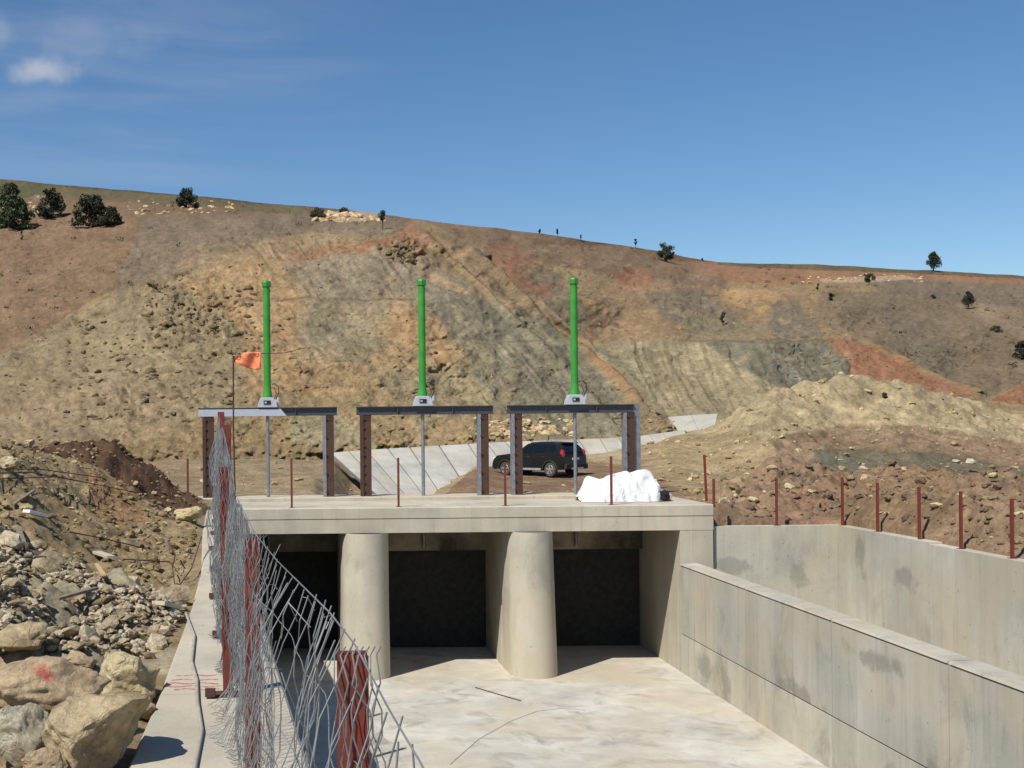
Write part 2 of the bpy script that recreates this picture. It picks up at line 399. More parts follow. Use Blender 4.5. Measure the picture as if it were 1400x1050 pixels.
# rocky outcrop zone
oc = np.exp(-(((U-270)/75)**2+((V-425)/42)**2)); D += np.abs(fbm(U/11, V/8, 12, 4, .6))*1.9*oc
oc = np.exp(-(((U-550)/26)**2+((V-340)/18)**2)); D += fbm(U/9, V/7, 15, 3, .6)*2.4*oc
toeR = np.exp(-((V-tv+10)/14)**2); D += fbm(U/9, V/6, 19, 3)*.9*toeR
redm = smooth2(in_poly(U, V, [(1130, 462), (1175, 466), (1240, 500), (1330, 540), (1290, 545), (1150, 530), (1160, 500)])*1.0, 4); D *= 1-.8*redm
lowm = smooth2(in_poly(U, V, [(-500, 640), (-500, 520), (60, 470), (230, 390), (420, 360), (640, 480), (640, 640)])*1.0, 6); D += (np.abs(fbm(U/24, V/9, 95, 4, .6))-.25)*.55*lowm
D *= edge*(Yh/120)**.5
Yd = Yh+D
HV = px2w(U, V, Yd)
# keep the displacement from moving the picture: it moves along Y only
X0 = px2w(U, V, Yh); HV[..., 0] = X0[..., 0]; HV[..., 2] = X0[..., 2]; HV[..., 1] = Yd
HV[..., 2] += fbm(U/12, V/9, 22, 3, .6)*.14*edge
C = np.zeros(HV.shape)
REG = [
 ([(-500, 150), (560, 285), (560, 312), (330, 318), (270, 335), (200, 378), (120, 412), (30, 475), (-500, 560)], (131, 103, 76), 1, 8),
 ([(-500, 300), (190, 300), (180, 370), (100, 420), (0, 480), (-500, 540)], (140, 108, 80), .75, 16),
 ([(200, 300), (420, 290), (560, 300), (545, 325), (420, 318), (300, 345), (240, 370), (180, 395), (150, 420), (175, 350)], (128, 112, 92), .8, 14),
 ([(-500, 500), (0, 490), (120, 420), (240, 375), (340, 345), (350, 560), (0, 610), (-500, 640)], (150, 133, 98), .8, 14),
 ([(215, 365), (380, 325), (470, 320), (420, 345), (300, 365)], (156, 128, 94), .8, 8),
 ([(-500, 560), (0, 520), (90, 505), (250, 540), (230, 600), (-500, 640)], (160, 134, 98), .6, 14),
 ([(230, 385), (340, 350), (400, 400), (440, 480), (430, 540), (340, 545), (320, 440)], (171, 133, 87), .85, 16),
 ([(380, 470), (560, 430), (640, 440), (700, 500), (560, 520), (420, 540)], (168, 134, 90), .7, 18),
 ([(430, 560), (620, 540), (780, 580), (640, 612), (440, 612)], (166, 138, 92), .7, 14),
 ([(380, 350), (540, 333), (600, 360), (700, 440), (600, 430), (420, 410)], (143, 126, 98), .85, 12),
 ([(420, 410), (560, 412), (560, 430), (500, 450), (420, 460)], (146, 134, 104), .7, 10),
 ([(400, 440), (520, 445), (520, 475), (430, 480)], (140, 132, 106), .6, 12),
 ([(560, 395), (740, 418), (830, 520), (880, 595), (700, 595), (640, 500), (600, 440)], (136, 129, 103), .85, 12),
 ([(500, 500), (640, 500), (700, 560), (560, 570)], (146, 137, 103), .6, 18),
 ([(640, 425), (745, 425), (800, 490), (870, 595), (760, 595), (700, 520)], (130, 125, 101), .75, 12),
 ([(400, 425), (500, 430), (540, 470), (500, 500), (410, 490)], (138, 130, 103), .5, 12),
 ([(395, 560), (480, 570), (520, 610), (400, 612)], (150, 144, 108), .7, 10),
 ([(385, 352), (470, 340), (600, 372), (640, 400), (440, 408)], (138, 126, 104), .7, 8),
 ([(530, 412), (560, 412), (620, 480), (610, 500), (560, 480)], (186, 140, 88), .7, 10),
 ([(370, 350), (540, 322), (560, 300), (590, 330), (575, 352), (540, 335), (400, 360)], (156, 102, 70), .8, 5),
 ([(555, 350), (600, 375), (640, 400), (650, 410), (590, 385)], (190, 150, 105), .6, 8),
 ([(560, 292), (980, 350), (1000, 400), (900, 400), (800, 370), (700, 350), (620, 322)], (132, 103, 78), .95, 6),
 ([(570, 312), (640, 325), (720, 350), (800, 400), (760, 440), (700, 425)], (142, 116, 86), .8, 6),
 ([(600, 325), (625, 335), (700, 415), (690, 420)], (170, 136, 92), .6, 4),
 ([(720, 350), (800, 400), (870, 380), (1000, 395), (1100, 400), (1150, 440), (1110, 462), (930, 465), (900, 500), (860, 470), (760, 440)], (153, 121, 86), .9, 12),
 ([(655, 335), (700, 330), (770, 390), (760, 420), (700, 385)], (150, 98, 70), .75, 9),
 ([(830, 372), (875, 370), (890, 388), (850, 398)], (158, 96, 66), .8, 6),
 ([(770, 425), (800, 440), (850, 500), (905, 560), (925, 592), (905, 592), (850, 540), (790, 470)], (176, 126, 80), .8, 4),
 ([(720, 365), (770, 372), (765, 390), (730, 388)], (118, 110, 92), .7, 6),
 ([(752, 390), (790, 400), (810, 450), (790, 462), (745, 425)], (118, 110, 90), .7, 7),
 ([(880, 402), (960, 392), (1010, 430), (1000, 455), (900, 440)], (119, 110, 92), .75, 9),
 ([(930, 425), (1080, 450), (1110, 463), (930, 463)], (138, 126, 96), .7, 8),
 ([(990, 395), (1060, 398), (1080, 415), (1040, 430), (1000, 412)], (186, 144, 88), .8, 7),
 ([(1050, 412), (1090, 410), (1130, 462), (1060, 462), (1045, 440)], (114, 108, 90), .8, 7),
 ([(850, 466), (930, 465), (1000, 468), (1060, 540), (980, 590), (930, 596), (880, 540), (800, 470)], (160, 148, 110), .85, 8),
 ([(860, 480), (900, 470), (930, 500), (1010, 560), (990, 580), (940, 560)], (152, 136, 98), .8, 8),
 ([(820, 470), (860, 500), (930, 590), (960, 600), (900, 600), (830, 510)], (118, 112, 90), .5, 8),
 ([(960, 466), (1130, 466), (1160, 500), (1165, 525), (1070, 535), (1010, 500)], (111, 110, 91), .95, 6),
 ([(1040, 478), (1075, 490), (1100, 530), (1085, 532)], (160, 158, 140), .5, 5),
 ([(1130, 462), (1175, 466), (1240, 500), (1330, 540), (1290, 545), (1150, 530), (1160, 500)], (168, 108, 70), .95, 2),
 ([(1350, 550), (1420, 515), (1600, 500), (1600, 560)], (160, 98, 64), .9, 3),
 ([(1120, 398), (1900, 398), (1900, 560), (1420, 515), (1350, 545), (1320, 532), (1180, 463), (1110, 440)], (128, 109, 84), .9, 7),
 ([(1200, 410), (1260, 440), (1330, 500), (1320, 530), (1230, 480)], (120, 108, 90), .6, 16),
 ([(1290, 400), (1400, 420), (1400, 470), (1340, 440)], (150, 126, 96), .7, 12),
 ([(1180, 374), (1900, 385), (1900, 430), (1400, 420), (1200, 400)], (122, 106, 90), .85, 5),
 ([(940, 350), (1020, 352), (1200, 366), (1400, 377), (1900, 402), (1900, 414), (1400, 389), (1200, 381), (1060, 392), (950, 375)], (160, 110, 74), .9, 2),
 ([(1120, 380), (1230, 377), (1260, 383), (1130, 387)], (196, 168, 134), .6, 3),
 ([(980, 352), (1400, 370), (1900, 395), (1900, 404), (1400, 381), (980, 363)], (104, 92, 58), .9, 1.2),
 ([(-500, 150), (0, 238), (530, 285), (530, 294), (400, 293), (250, 281), (100, 273), (0, 264), (-500, 235)], (112, 100, 66), .95, 3),
 ([(-500, 180), (0, 249), (60, 254), (60, 268), (0, 275), (-500, 240)], (88, 96, 56), .85, 4),
 ([(-500, 195), (0, 243), (530, 289), (530, 292), (0, 249), (-500, 201)], (98, 76, 56), .7, 1),
 ([(430, 290), (515, 288), (530, 298), (470, 303), (430, 300)], (196, 164, 130), .75, 5),
 ([(1330, 500), (1400, 480), (1400, 520), (1340, 530)], (132, 108, 84), .6, 10),
]
paint(C, U, V, REG, (148, 126, 93))
bl = fbm(U/14, V/8, 81, 5, .65); wv = np.maximum(cut, .8*in_poly(U, V, [(-500, 560), (0, 480), (120, 415), (260, 365), (600, 300), (1160, 420), (1160, 620), (-500, 660)]))[..., None]; wv = np.maximum(wv, .3)
C = C*(1-wv*(np.clip(bl-.15, 0, .6)*.9)[..., None])+np.array(lin((130, 117, 90)))*wv*(np.clip(bl-.15, 0, .6)*.9)[..., None]
b2_ = fbm(U/11+60, V/7, 85, 5, .65); q_ = (np.clip(b2_-.2, 0, .6)*.8)[..., None]*wv
C = C*(1-q_)+np.array(lin((172, 152, 116)))*q_
C *= (1+.17*fbm(U/4, V/2.8, 40, 4, .75)+.16*fbm(U/30, V/18, 41, 4))[..., None]
pat = np.clip(.5+1.1*fbm(U/45, V/30, 71, 3), 0, 1.3); rg_ = (U*.45+V*.89); tg_ = (U*.89-V*.45)
C *= (1+.30*cut*pat*fbm(tc_/3.0+fbm(U/25, V/25, 72, 2)*1.5, sc_/26, 43, 4, .6)+.2*cut*(1.2-pat)*fbm(U/6, V/4, 74, 4, .7)+.3*cut2*fbm((U*.9-V*.4)/3.5, (U*.4+V*.9)/45, 45, 3, .6))[..., None]
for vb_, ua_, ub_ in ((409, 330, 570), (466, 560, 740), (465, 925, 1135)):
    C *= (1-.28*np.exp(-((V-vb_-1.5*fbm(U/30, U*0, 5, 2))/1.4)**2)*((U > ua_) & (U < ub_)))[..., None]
# loose dark stones and shrubs' litter speckle
sp = (fbm(U/4.5, V/3, 50, 2) > .78)*(fbm(U/60, V/40, 51, 3) > .0); C *= (1-.35*sp)[..., None]
low_ = in_poly(U, V, [(-500, 640), (-500, 520), (60, 470), (230, 390), (420, 360), (640, 480), (640, 640)])*1.0; dk = np.clip(fbm(U/13, V/5.5, 91, 5, .7)-.28, 0, .5); C *= (1-.75*dk*low_)[..., None]  # shadow mottling of the lower slope, painted into the colour instead of relief
for pts, wd, am in (([(588, 318), (640, 365), (700, 425), (745, 470)], 2.2, .30), ([(668, 350), (700, 375), (760, 440), (800, 466)], 2.2, .22), ([(800, 470), (850, 520), (895, 560), (925, 592)], 3.0, .30), ([(612, 322), (720, 425), (800, 520), (870, 598)], 1.6, .16), ([(250, 372), (200, 400), (140, 428), (60, 462), (10, 492)], 3.0, .2)):
    if pts[0][0] > pts[-1][0] or True:
        C *= (1-smooth2(rib(pts, wd, am), 1))[..., None]
C = np.clip(C*.78, .01, .8)
# plateau beyond the skyline and a skirt below the toe
def extrow(row, dY, dZ, k):
    r = row.copy(); r[:, 0] *= (r[:, 1]+dY)/r[:, 1]; r[:, 1] += dY; r[:, 2] += dZ; return r
rows = [extrow(HV[0], -4, -4, 0)]+list(HV)+[extrow(HV[-1], 6, -.2, 0), extrow(HV[-1], 60, -6, 0), extrow(HV[-1], 700, -60, 0)]
cols = [C[0]]+list(C)+[C[-1]]*3
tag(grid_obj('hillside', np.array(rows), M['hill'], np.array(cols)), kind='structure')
def hill_at(u, v):
    """point on the smooth hill surface at photo pixel"""
    return P(u, v, float(hillY(np.array([float(u)]), np.array([float(v)]))[0]))

# ---- middle ground between the deck and the hill
MC = {
 -500: [(40, 690), (60, 665), (84, 655), (96, 660)],
 0: [(40, 700), (50, 665), (66, 640), (84, 640), (96, 650)],
 150: [(40, 700), (50, 670), (66, 650), (84, 638), (96, 650)],
 250: [(46, 686), (60, 662), (73, 648), (79, 629), (84, 628), (96, 660)],
 430: [(46, 684), (60, 662), (73, 649), (79, 630), (84, 629), (96, 660)],
 455: [(46, 684), (50, 690), (58, 690), (66, 668), (75, 632), (84, 628), (96, 660)],
 480: [(46, 684), (48, 690), (56, 712), (68, 694), (74, 660), (84, 640), (96, 660)],
 560: [(46, 683), (48, 688), (56, 712), (68, 692), (76, 660), (84, 636), (96, 650)],
 600: [(46, 682), (50, 674), (55, 668), (60, 680), (68, 690), (84, 636), (96, 650)],
 625: [(46, 681), (52, 664), (58, 650), (62, 656), (70, 688), (84, 632), (96, 650)],
 650: [(46, 680), (54, 656), (62, 636), (66, 640), (71, 680), (84, 630), (96, 650)],
 690: [(46, 680), (54, 664), (62, 646), (68, 630), (71, 650), (75, 665), (84, 622), (96, 640)],
 760: [(46, 679), (54, 664), (60, 650), (68, 630), (71, 628), (75, 650), (84, 618), (96, 640)],
 850: [(46, 677), (54, 662), (60, 646), (70, 618), (73, 612), (77, 630), (84, 612), (96, 640)],
 920: [(46, 675), (54, 656), (60, 635), (70, 605), (78, 594), (86, 606), (96, 640)],
 965: [(45, 678), (50, 668), (60, 640), (70, 605), (80, 588), (86, 592), (96, 630)],
 982: [(41.4, 690), (46, 675), (60, 640), (70, 600), (80, 580), (88, 590), (96, 620)],
 1010: [(41.4, 712), (44, 690), (50, 664), (60, 638), (70, 590), (79, 560), (88, 585), (96, 600)],
 1060: [(41.4, 716), (44, 690), (49, 648), (53, 654), (60, 630), (70, 585), (77, 537), (88, 560), (96, 600)],
 1100: [(41.4, 716), (44, 692), (50, 652), (54, 658), (60, 640), (68, 595), (73, 575), (79, 522), (88, 545), (96, 580)],
 1150: [(41.4, 715), (44, 690), (50, 656), (54, 660), (60, 640), (66, 608), (73, 585), (80, 519), (88, 540), (96, 560)],
 1220: [(38, 724), (44, 652), (50, 660), (60, 630), (64, 608), (73, 583), (80, 526), (88, 550), (96, 560)],
 1290: [(35, 740), (42, 655), (48, 664), (58, 640), (65, 608), (73, 588), (80, 538), (88, 560), (96, 560)],
 1340: [(33, 756), (40, 664), (47, 674), (58, 645), (65, 618), (73, 598), (80, 550), (88, 570), (96, 580)],
 1400: [(31, 768), (38, 682), (46, 688), (58, 652), (65, 632), (73, 612), (82, 572), (90, 590), (96, 600)],
 1900: [(21.5, 850), (30, 720), (46, 700), (58, 670), (66, 650), (82, 610), (96, 640)]}
ms = sorted(MC)
def midv(u, Y):
    u = np.asarray(u, float); Y = np.asarray(Y, float); out = 0; tot = 0
    for i, q in enumerate(ms):
        tab = MC[q]; y = np.interp(Y, [a for a, b in tab], [b for a, b in tab])
        # below the table keep the height level rather than the pixel row
        a0, b0 = tab[0]; y = np.where(Y < a0, PY+(b0-PY)*a0/np.maximum(Y, 1), y)
        lo = ms[i-1] if i else q-1; hi = ms[i+1] if i < len(ms)-1 else q+1
        w = np.clip(np.minimum((u-lo)/(q-lo), (hi-u)/(hi-q)), 0, 1)
        if i == 0: w = np.where(u <= q, 1, w)
        if i == len(ms)-1: w = np.where(u >= q, 1, w)
        out = out+y*w; tot = tot+w
    return out/np.maximum(tot, 1e-6)
def mid_start(u): return 41.75-.5*np.log1p(np.exp(np.clip(2*(41.75-18.0*F/np.maximum(u-PX, 100)), -60, 60)))
mu = np.concatenate([np.linspace(-500, -10, 80), np.linspace(-8, 1408, 760), np.linspace(1412, 1900, 80)])
MT = np.linspace(0, 1, 300)
MU, T = np.meshgrid(mu, MT)
Y0 = mid_start(MU); MY = Y0*(96/Y0)**T
MVp = midv(MU, MY)
MVp = smooth2(MVp, 5)
MW = px2w(MU, MVp, MY)
wx, wy = MW[..., 0], MW[..., 1]
rough = .35+.9*np.clip((MU-930)/120, 0, 1)
track = in_poly(MU, MY, [(640, 46), (1000, 46), (900, 66), (640, 66)])*1.0
rough = rough*(1-.6*smooth2(track, 5))
fall = np.clip((MY-Y0)/1.5, 0.05, 1)
MW[..., 2] += (fbm(wx/3.2, wy/3.2, 1, 5, .55)*.40+fbm(wx/.7, wy/.7, 2, 4, .6)*.17)*rough*fall
heap = in_poly(MU, MY, [(985, 41), (1900, 20), (1900, 44), (1400, 46), (1150, 53), (985, 50)])*1.0
MW[..., 2] += (np.abs(fbm(wx/.9, wy/.9, 5, 4, .6))*.38+np.abs(fbm(wx/2.4, wy/2.4, 6, 3))*.35)*smooth2(heap, 4)*fall
crest = in_poly(MU, MVp, [(1000, 500), (1400, 500), (1400, 600), (1000, 600)])*1.0
MW[..., 2] += fbm(wx/1.1, wy/1.1, 8, 4, .6)*.25*crest
# ruts of the dirt track
MW[..., 2] -= .1*np.exp(-((MY-57-1.6*np.sin(MU/90))/.45)**2)*track
under = (MW[..., 1] < 46.62) & (MW[..., 0] < 13.42) & (MW[..., 0] > -4.2)
MW[..., 2] = np.where(under, np.minimum(MW[..., 2], 5.2), MW[..., 2])
MCc = np.zeros(MW.shape)
MREG = [
 ([(180, 560), (460, 560), (530, 700), (180, 700)], (152, 132, 98), 1, 8),
 ([(180, 640), (300, 640), (320, 700), (180, 700)], (136, 116, 86), .6, 12),
 ([(-500, 560), (180, 560), (240, 640), (-500, 700)], (146, 120, 88), .7, 12),
 ([(560, 700), (640, 640), (700, 634), (1000, 640), (1000, 720), (560, 720)], (139, 110, 83), .95, 6),
 ([(575, 682), (650, 630), (700, 627), (700, 634), (645, 642), (600, 682)], (172, 146, 106), .8, 2),
 ([(800, 590), (930, 570), (1150, 500), (1420, 560), (1900, 600), (1900, 640), (1150, 600), (1100, 600), (1080, 640), (1000, 660), (900, 640), (800, 630)], (172, 154, 114), .95, 5),
 ([(860, 600), (960, 590), (1060, 600), (1130, 640), (1060, 690), (960, 680), (860, 640)], (160, 136, 95), .8, 12),
 ([(1050, 600), (1150, 580), (1250, 580), (1400, 605), (1900, 640), (1900, 720), (1400, 665), (1150, 625), (1080, 640)], (139, 114, 86), .9, 5),
 ([(1100, 606), (1250, 584), (1400, 612), (1420, 640), (1250, 606)], (142, 114, 88), .8, 5),
 ([(1112, 615), (1180, 614), (1280, 618), (1400, 640), (1900, 700), (1900, 730), (1400, 668), (1240, 655), (1150, 668), (1110, 650)], (105, 99, 78), .92, 6),
 ([(1110, 618), (1150, 622), (1200, 640), (1190, 664), (1130, 650)], (95, 98, 86), .7, 6),
]
MPu, MPv = PIX(MW[..., 0], MW[..., 1], MW[..., 2])
paint(MCc, MPu, MPv, MREG, (146, 122, 90), 9)
MCc *= .86
hp = [([(980, 40), (1900, 20), (1900, 45), (1400, 47), (1220, 48.5), (1150, 53.5), (1060, 52), (990, 46)], (130, 108, 86), 1, 0), ([(1060, 41), (1150, 41), (1145, 47), (1075, 46)], (132, 104, 84), .8, 0), ([(1150, 38), (1330, 34), (1330, 46), (1150, 50)], (124, 102, 76), .6, 0)]
for poly, c, al, wp in hp:
    wob = fbm(MU/30, MY/2.5, 3, 4)*1.3
    a = (smooth2(in_poly(MU+wob*9, MY+wob*.8, poly)*1.0, 1)*al)[..., None]; MCc[...] = MCc*(1-a)+np.array(lin(c))*a
MCc *= (1+.26*fbm(wx/.8, wy/.8, 12, 4, .65)+.14*fbm(wx/4, wy/4, 14, 3))[..., None]
MCc = np.clip(MCc, .01, .8)
sk0 = MW[0].copy(); sk0[:, 2] -= np.where((sk0[:, 0] < 13.6), .1, 6)
tag(grid_obj('rough_ground', np.concatenate([sk0[None], MW]), M['mid'], np.concatenate([MCc[:1], MCc])), kind='structure')
def mid_at(u, Y):
    v = float(midv(np.array([float(u)]), np.array([float(Y)]))[0]); return P(u, v, Y)
def near_vert(A, x, y, y0, y1):
    d = (A[..., 0]-x)**2+(A[..., 1]-y)**2; k = np.unravel_index(np.argmin(d), d.shape); return float(A[k][2])

# ---- earth bank left of the channel wall
LWL = [(-6, -1.0), (3, -1.15), (9.8, -1.41), (18.8, -1.73), (23, -1.95), (40.9, -3.25), (47, -3.6)]     # (Y, X) of the wall's outer edge
def lwl(y): return np.interp(y, [a for a, b in LWL], [b for a, b in LWL])
def lwr(y): return .83-.082*np.asarray(y, float) if np.ndim(y) else .83-.082*y
TOP = 5.51
LC = {   # X distance left of the wall edge -> [(Y, Z)]
 0.0: [(-8, 5.3), (6, 5.35), (12, 5.38), (20, 5.42), (30, 5.46), (42, 5.5), (50, 5.5)],
 0.8: [(-8, 5.3), (6, 5.3), (12, 5.42), (20, 5.45), (30, 5.5), (42, 5.6), (50, 5.5)],
 1.8: [(-8, 5.4), (6, 5.3), (12, 5.6), (18, 5.7), (30, 5.75), (38, 5.9), (44, 6.0), (50, 5.6)],
 3.0: [(-8, 5.5), (6, 5.5), (12, 6.0), (18, 6.3), (28, 6.35), (36, 6.7), (42, 6.5), (50, 5.6)],
 4.5: [(-8, 5.5), (6, 5.6), (12, 6.3), (18, 6.9), (26, 7.2), (34, 7.4), (40, 7.1), (50, 5.8)],
 7.0: [(-8, 5.8), (6, 6.0), (12, 6.9), (18, 7.4), (26, 7.75), (34, 8.1), (42, 7.4), (50, 6.2)],
 11.0: [(-8, 6.2), (6, 6.5), (14, 7.6), (22, 8.2), (32, 8.7), (42, 8.3), (52, 6.6)],
 20.0: [(-8, 7), (10, 7.5), (22, 8.8), (34, 9.3), (48, 8), (52, 7)],
 60.0: [(-8, 7), (10, 8), (30, 9), (52, 7)]}
ls = sorted(LC)
def lz(d, Y):
    d = np.asarray(d, float); Y = np.asarray(Y, float); out = 0; tot = 0
    for i, q in enumerate(ls):
        tab = LC[q]; y = np.interp(Y, [a for a, b in tab], [b for a, b in tab])
        lo = ls[i-1] if i else q-1; hi = ls[i+1] if i < len(ls)-1 else q+1
        w = np.clip(np.minimum((d-lo)/(q-lo), (hi-d)/(hi-q)), 0, 1)
        if i == 0: w = np.where(d <= q, 1, w)
        if i == len(ls)-1: w = np.where(d >= q, 1, w)
        out = out+y*w; tot = tot+w
    return out/tot
ld = np.concatenate([np.linspace(-.35, 13, 300), np.linspace(13.3, 60, 60)])
ly = np.concatenate([np.linspace(-8, 5.8, 20), 6*(56/6)**np.linspace(0, 1, 420)])
LD, LY = np.meshgrid(ld, ly)
LZ = smooth2(lz(LD, LY), 6)
LX = lwl(LY)-LD
fade = np.clip(LD/.5, 0, 1)
LZ = LZ+(fbm(LX/2.6, LY/2.6, 31, 5, .55)*.28+fbm(LX/.5, LY/.5, 33, 4, .6)*.17)*fade
LZ = np.where(LY > 45, LZ-(LY-45)*.15, LZ)
# hollow under the debris with a spoil heap beyond, its shade painted in further down
gul = np.exp(-(((LX+6.6)/2.2)**2+((LY-43)/2.0)**2)); LZ += .9*gul+np.abs(fbm(LX/.8, LY/.8, 35, 3))*.7*gul
rubz = smooth2(in_poly(LX, LY, [(-2.0, 8.5), (-2.0, 17), (-3, 20), (-6, 21), (-12, 20), (-12, 8)])*1.0, 12)
LZ += rubz*(fbm(LX/.9, LY/1.3, 61, 4)*.30+np.abs(fbm(LX/.25, LY/.25, 63, 3))*.12)
LV = np.stack([LX, LY, LZ], -1)
Lu, Lv = PIX(LV[..., 0], np.maximum(LV[..., 1], 1), LV[..., 2])
LCc = np.zeros(LV.shape); LCc[...] = lin((142, 124, 94))
def wpaint(poly, c, al, wob=.6):
    w1 = fbm(LX/1.5, LY/1.5, len(poly)+c[0], 4)*wob; w2 = fbm(LX/1.5+40, LY/1.5, c[1], 4)*wob
    a = (smooth2(in_poly(LX+w1, LY+w2, poly)*1.0, 1)*al)[..., None]; LCc[...] = LCc*(1-a)+np.array(lin(c))*a
wpaint([(-3, 6), (-2.0, 9), (-1.6, 14), (-2.2, 20), (-4, 20), (-6.5, 21), (-12, 20), (-14, 5)], (156, 144, 120), 1)
wpaint([(-1, 3), (-2.1, 11), (-2.2, 12.5), (-3.5, 12), (-6, 10.5), (-9, 5)], (158, 136, 104), .7)
wpaint([(-3.4, 36), (-5.4, 38), (-10, 39), (-12, 47), (-3, 47)], (86, 64, 50), .95)  # brown heap, shade of its right-facing edge painted into the earth colour
wpaint([(-3.5, 29), (-5.5, 30), (-6.5, 35), (-5, 37)], (150, 112, 80), .7)
LCc *= (1+.24*fbm(LX/.35, LY/.35, 44, 4, .65)+.14*fbm(LX/2, LY/2, 45, 3))[..., None]
LCc = np.clip(LCc*.9, .01, .8)
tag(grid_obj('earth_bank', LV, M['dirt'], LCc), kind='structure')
def bank_z(x, y):
    j = int(np.argmin(abs(ly-y))); i = int(np.argmin(abs((lwl(ly[j])-ld)-x))); return float(LZ[j, i])
def bank_hit(u, v):
    """where the sight line of a pixel meets the bank"""
    best = None
    for Y in np.arange(6.5, 46, .15):
        p = P(u, v, Y)
        if p.x < lwl(Y) and p.z <= bank_z(p.x, Y): return Vector((p.x, Y, bank_z(p.x, Y)))
    return None
# ---- wide ground under and around everything
gm = MB(); gx = [-1500, -80, -3.4, 13.3, 17.8, 120, 1500]; gy = [-1500, -60, 20, 47, 110, 1600]
g0 = []
for y in gy:
    for x in gx: g0.append((x, y, -0.4 if (-60 < x < 120 and -50 < y < 111) else 1.0))
nx = len(gx)
gm.add(g0, [(j*nx+i, j*nx+i+1, (j+1)*nx+i+1, (j+1)*nx+i) for j in range(len(gy)-1) for i in range(nx-1)])
gmat = simple('plain_earth', lin((140, 118, 88)), .95, 0, .1, .3, .2)
tag(gm.build('ground', gmat), kind='structure')

# ================================================================== concrete works
FY = 40.9                      # face of the deck
XR = 12.35; XR2 = 13.45; XO = 17.6; XL = -2.6
# channel floor with two scribed joints
tag(MB().box((-6, -12, -.35), (XR+.3, 48, 0)).build('channel_floor', M['conc_floor']), kind='structure')
sluice = thing('sluice_structure', 'cast concrete sluice deck on two round nosed piers across the channel', 'sluice', (0, FY, 0))
def loc_build(mb, name, mat, root, **k):
    o = mb.build(name, mat, None, **k); o.parent = root; o.matrix_parent_inverse = Matrix.Translation(root.location).inverted(); return o
zt, zb, zg = TOP, 4.67, 5.135
d = MB().prism([(FY, zb), (FY, zg-.012), (FY+.05, zg-.006), (FY+.05, zg+.006), (FY-.015, zg+.014), (FY-.015, zt-.03), (FY+.02, zt), (46.5, zt), (46.5, zb)], -3.35, XR2, 'x')
loc_build(d, 'deck_slab', M['conc'], sluice)
d = MB().prism([(44.6, zt+.002), (44.6, zt+.11), (44.63, zt+.13), (46.4, zt+.13), (46.4, zt+.002)], -3.95, 12.0, 'x')
loc_build(d, 'deck_kerb', M['conc'], sluice)
def pier(cx):
    m = MB(); ns = 24; rows = 14; o = 0
    for j in range(rows+1):
        t = j/rows; z = t*(zb-.002); cy = 40.78+.55*t; r = .775-.02*t
        ring = [(cx-.80, 46.2)]+[(cx+r*math.cos(PI+PI*k/ns), cy+r*math.sin(PI+PI*k/ns)) for k in range(ns+1)]+[(cx+.80, 46.2)]
        ring = [ring[0], (cx-.80, 42.36), (cx-.70, 42.35), (cx-.70, 42.12), (cx-.80, 42.11), (cx-.80, 41.56), (cx-r, max(41.33, cy+.02))]+ring[1:-1]+[(cx+r, max(41.33, cy+.02)), (cx+.80, 41.56), (cx+.80, 42.11), (cx+.70, 42.12), (cx+.70, 42.35), (cx+.80, 42.36), ring[-1]]
        m.v += [(x, y, z) for x, y in ring]
    L_ = len(ring)
    for j in range(rows):
        for k in range(L_):
            m.f.append((j*L_+k, j*L_+(k+1) % L_, (j+1)*L_+(k+1) % L_, (j+1)*L_+k))
    o = loc_build(m, 'pier', M['conc_pier'], sluice)
    import bmesh
    for p in o.data.polygons:
        c = p.center
        p.use_smooth = c.y < 41.5
    return o
pier(2.0); pier(7.47)
loc_build(MB().box((XR, FY+.01, -.1), (XR2-.01, 46.2, zb-.002)), 'abutment', M['conc'], sluice)
loc_build(MB().box((-3.34, FY+.01, -.1), (XL, 46.2, zb-.002)), 'abutment', M['conc'], sluice)
bw = MB()
for a, b in ((XL, 1.2), (2.8, 6.67), (8.27, XR)): bw.box((a+.002, 45.45, 3.62), (b-.002, 46.1, zb-.004))
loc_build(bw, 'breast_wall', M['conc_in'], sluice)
loc_build(MB().box((-3.3, 46.2, -.1), (XR2, 46.5, zb-.003)), 'end_wall', M['conc_shaded'], sluice)
# lower right channel wall
rw = thing('channel_wall', 'long grey concrete channel wall on the right with two grooves running its length', 'wall', (XR, 30, 0))
seams = [-10, 3.0, 8.2, 13.4, 18.6, 23.9, 29.2, 34.9, FY+.005]
for a, b in zip(seams[:-1], seams[1:]):
    g = .035
    low = MB().box((XR, a+g, -.1), (12.87, b-g*.4, 1.25)); loc_build(low, 'wall_base', M['conc_base'], rw)
    up = MB().prism([(XR+.01, 1.285), (XR+.01, 3.49), (XR+.04, 3.495), (XR+.04, 3.52), (XR-.015, 3.525), (XR+.02, 3.575), (12.88, 3.59), (12.88, 1.285)], a+g, b-g*.4, 'y')
    loc_build(up, 'wall_panel', M['conc_wall'], rw)
loc_build(MB().box((XR+.05, -9.9, -.05), (12.85, FY-.02, 3.4)), 'wall_core', M['black'], rw)
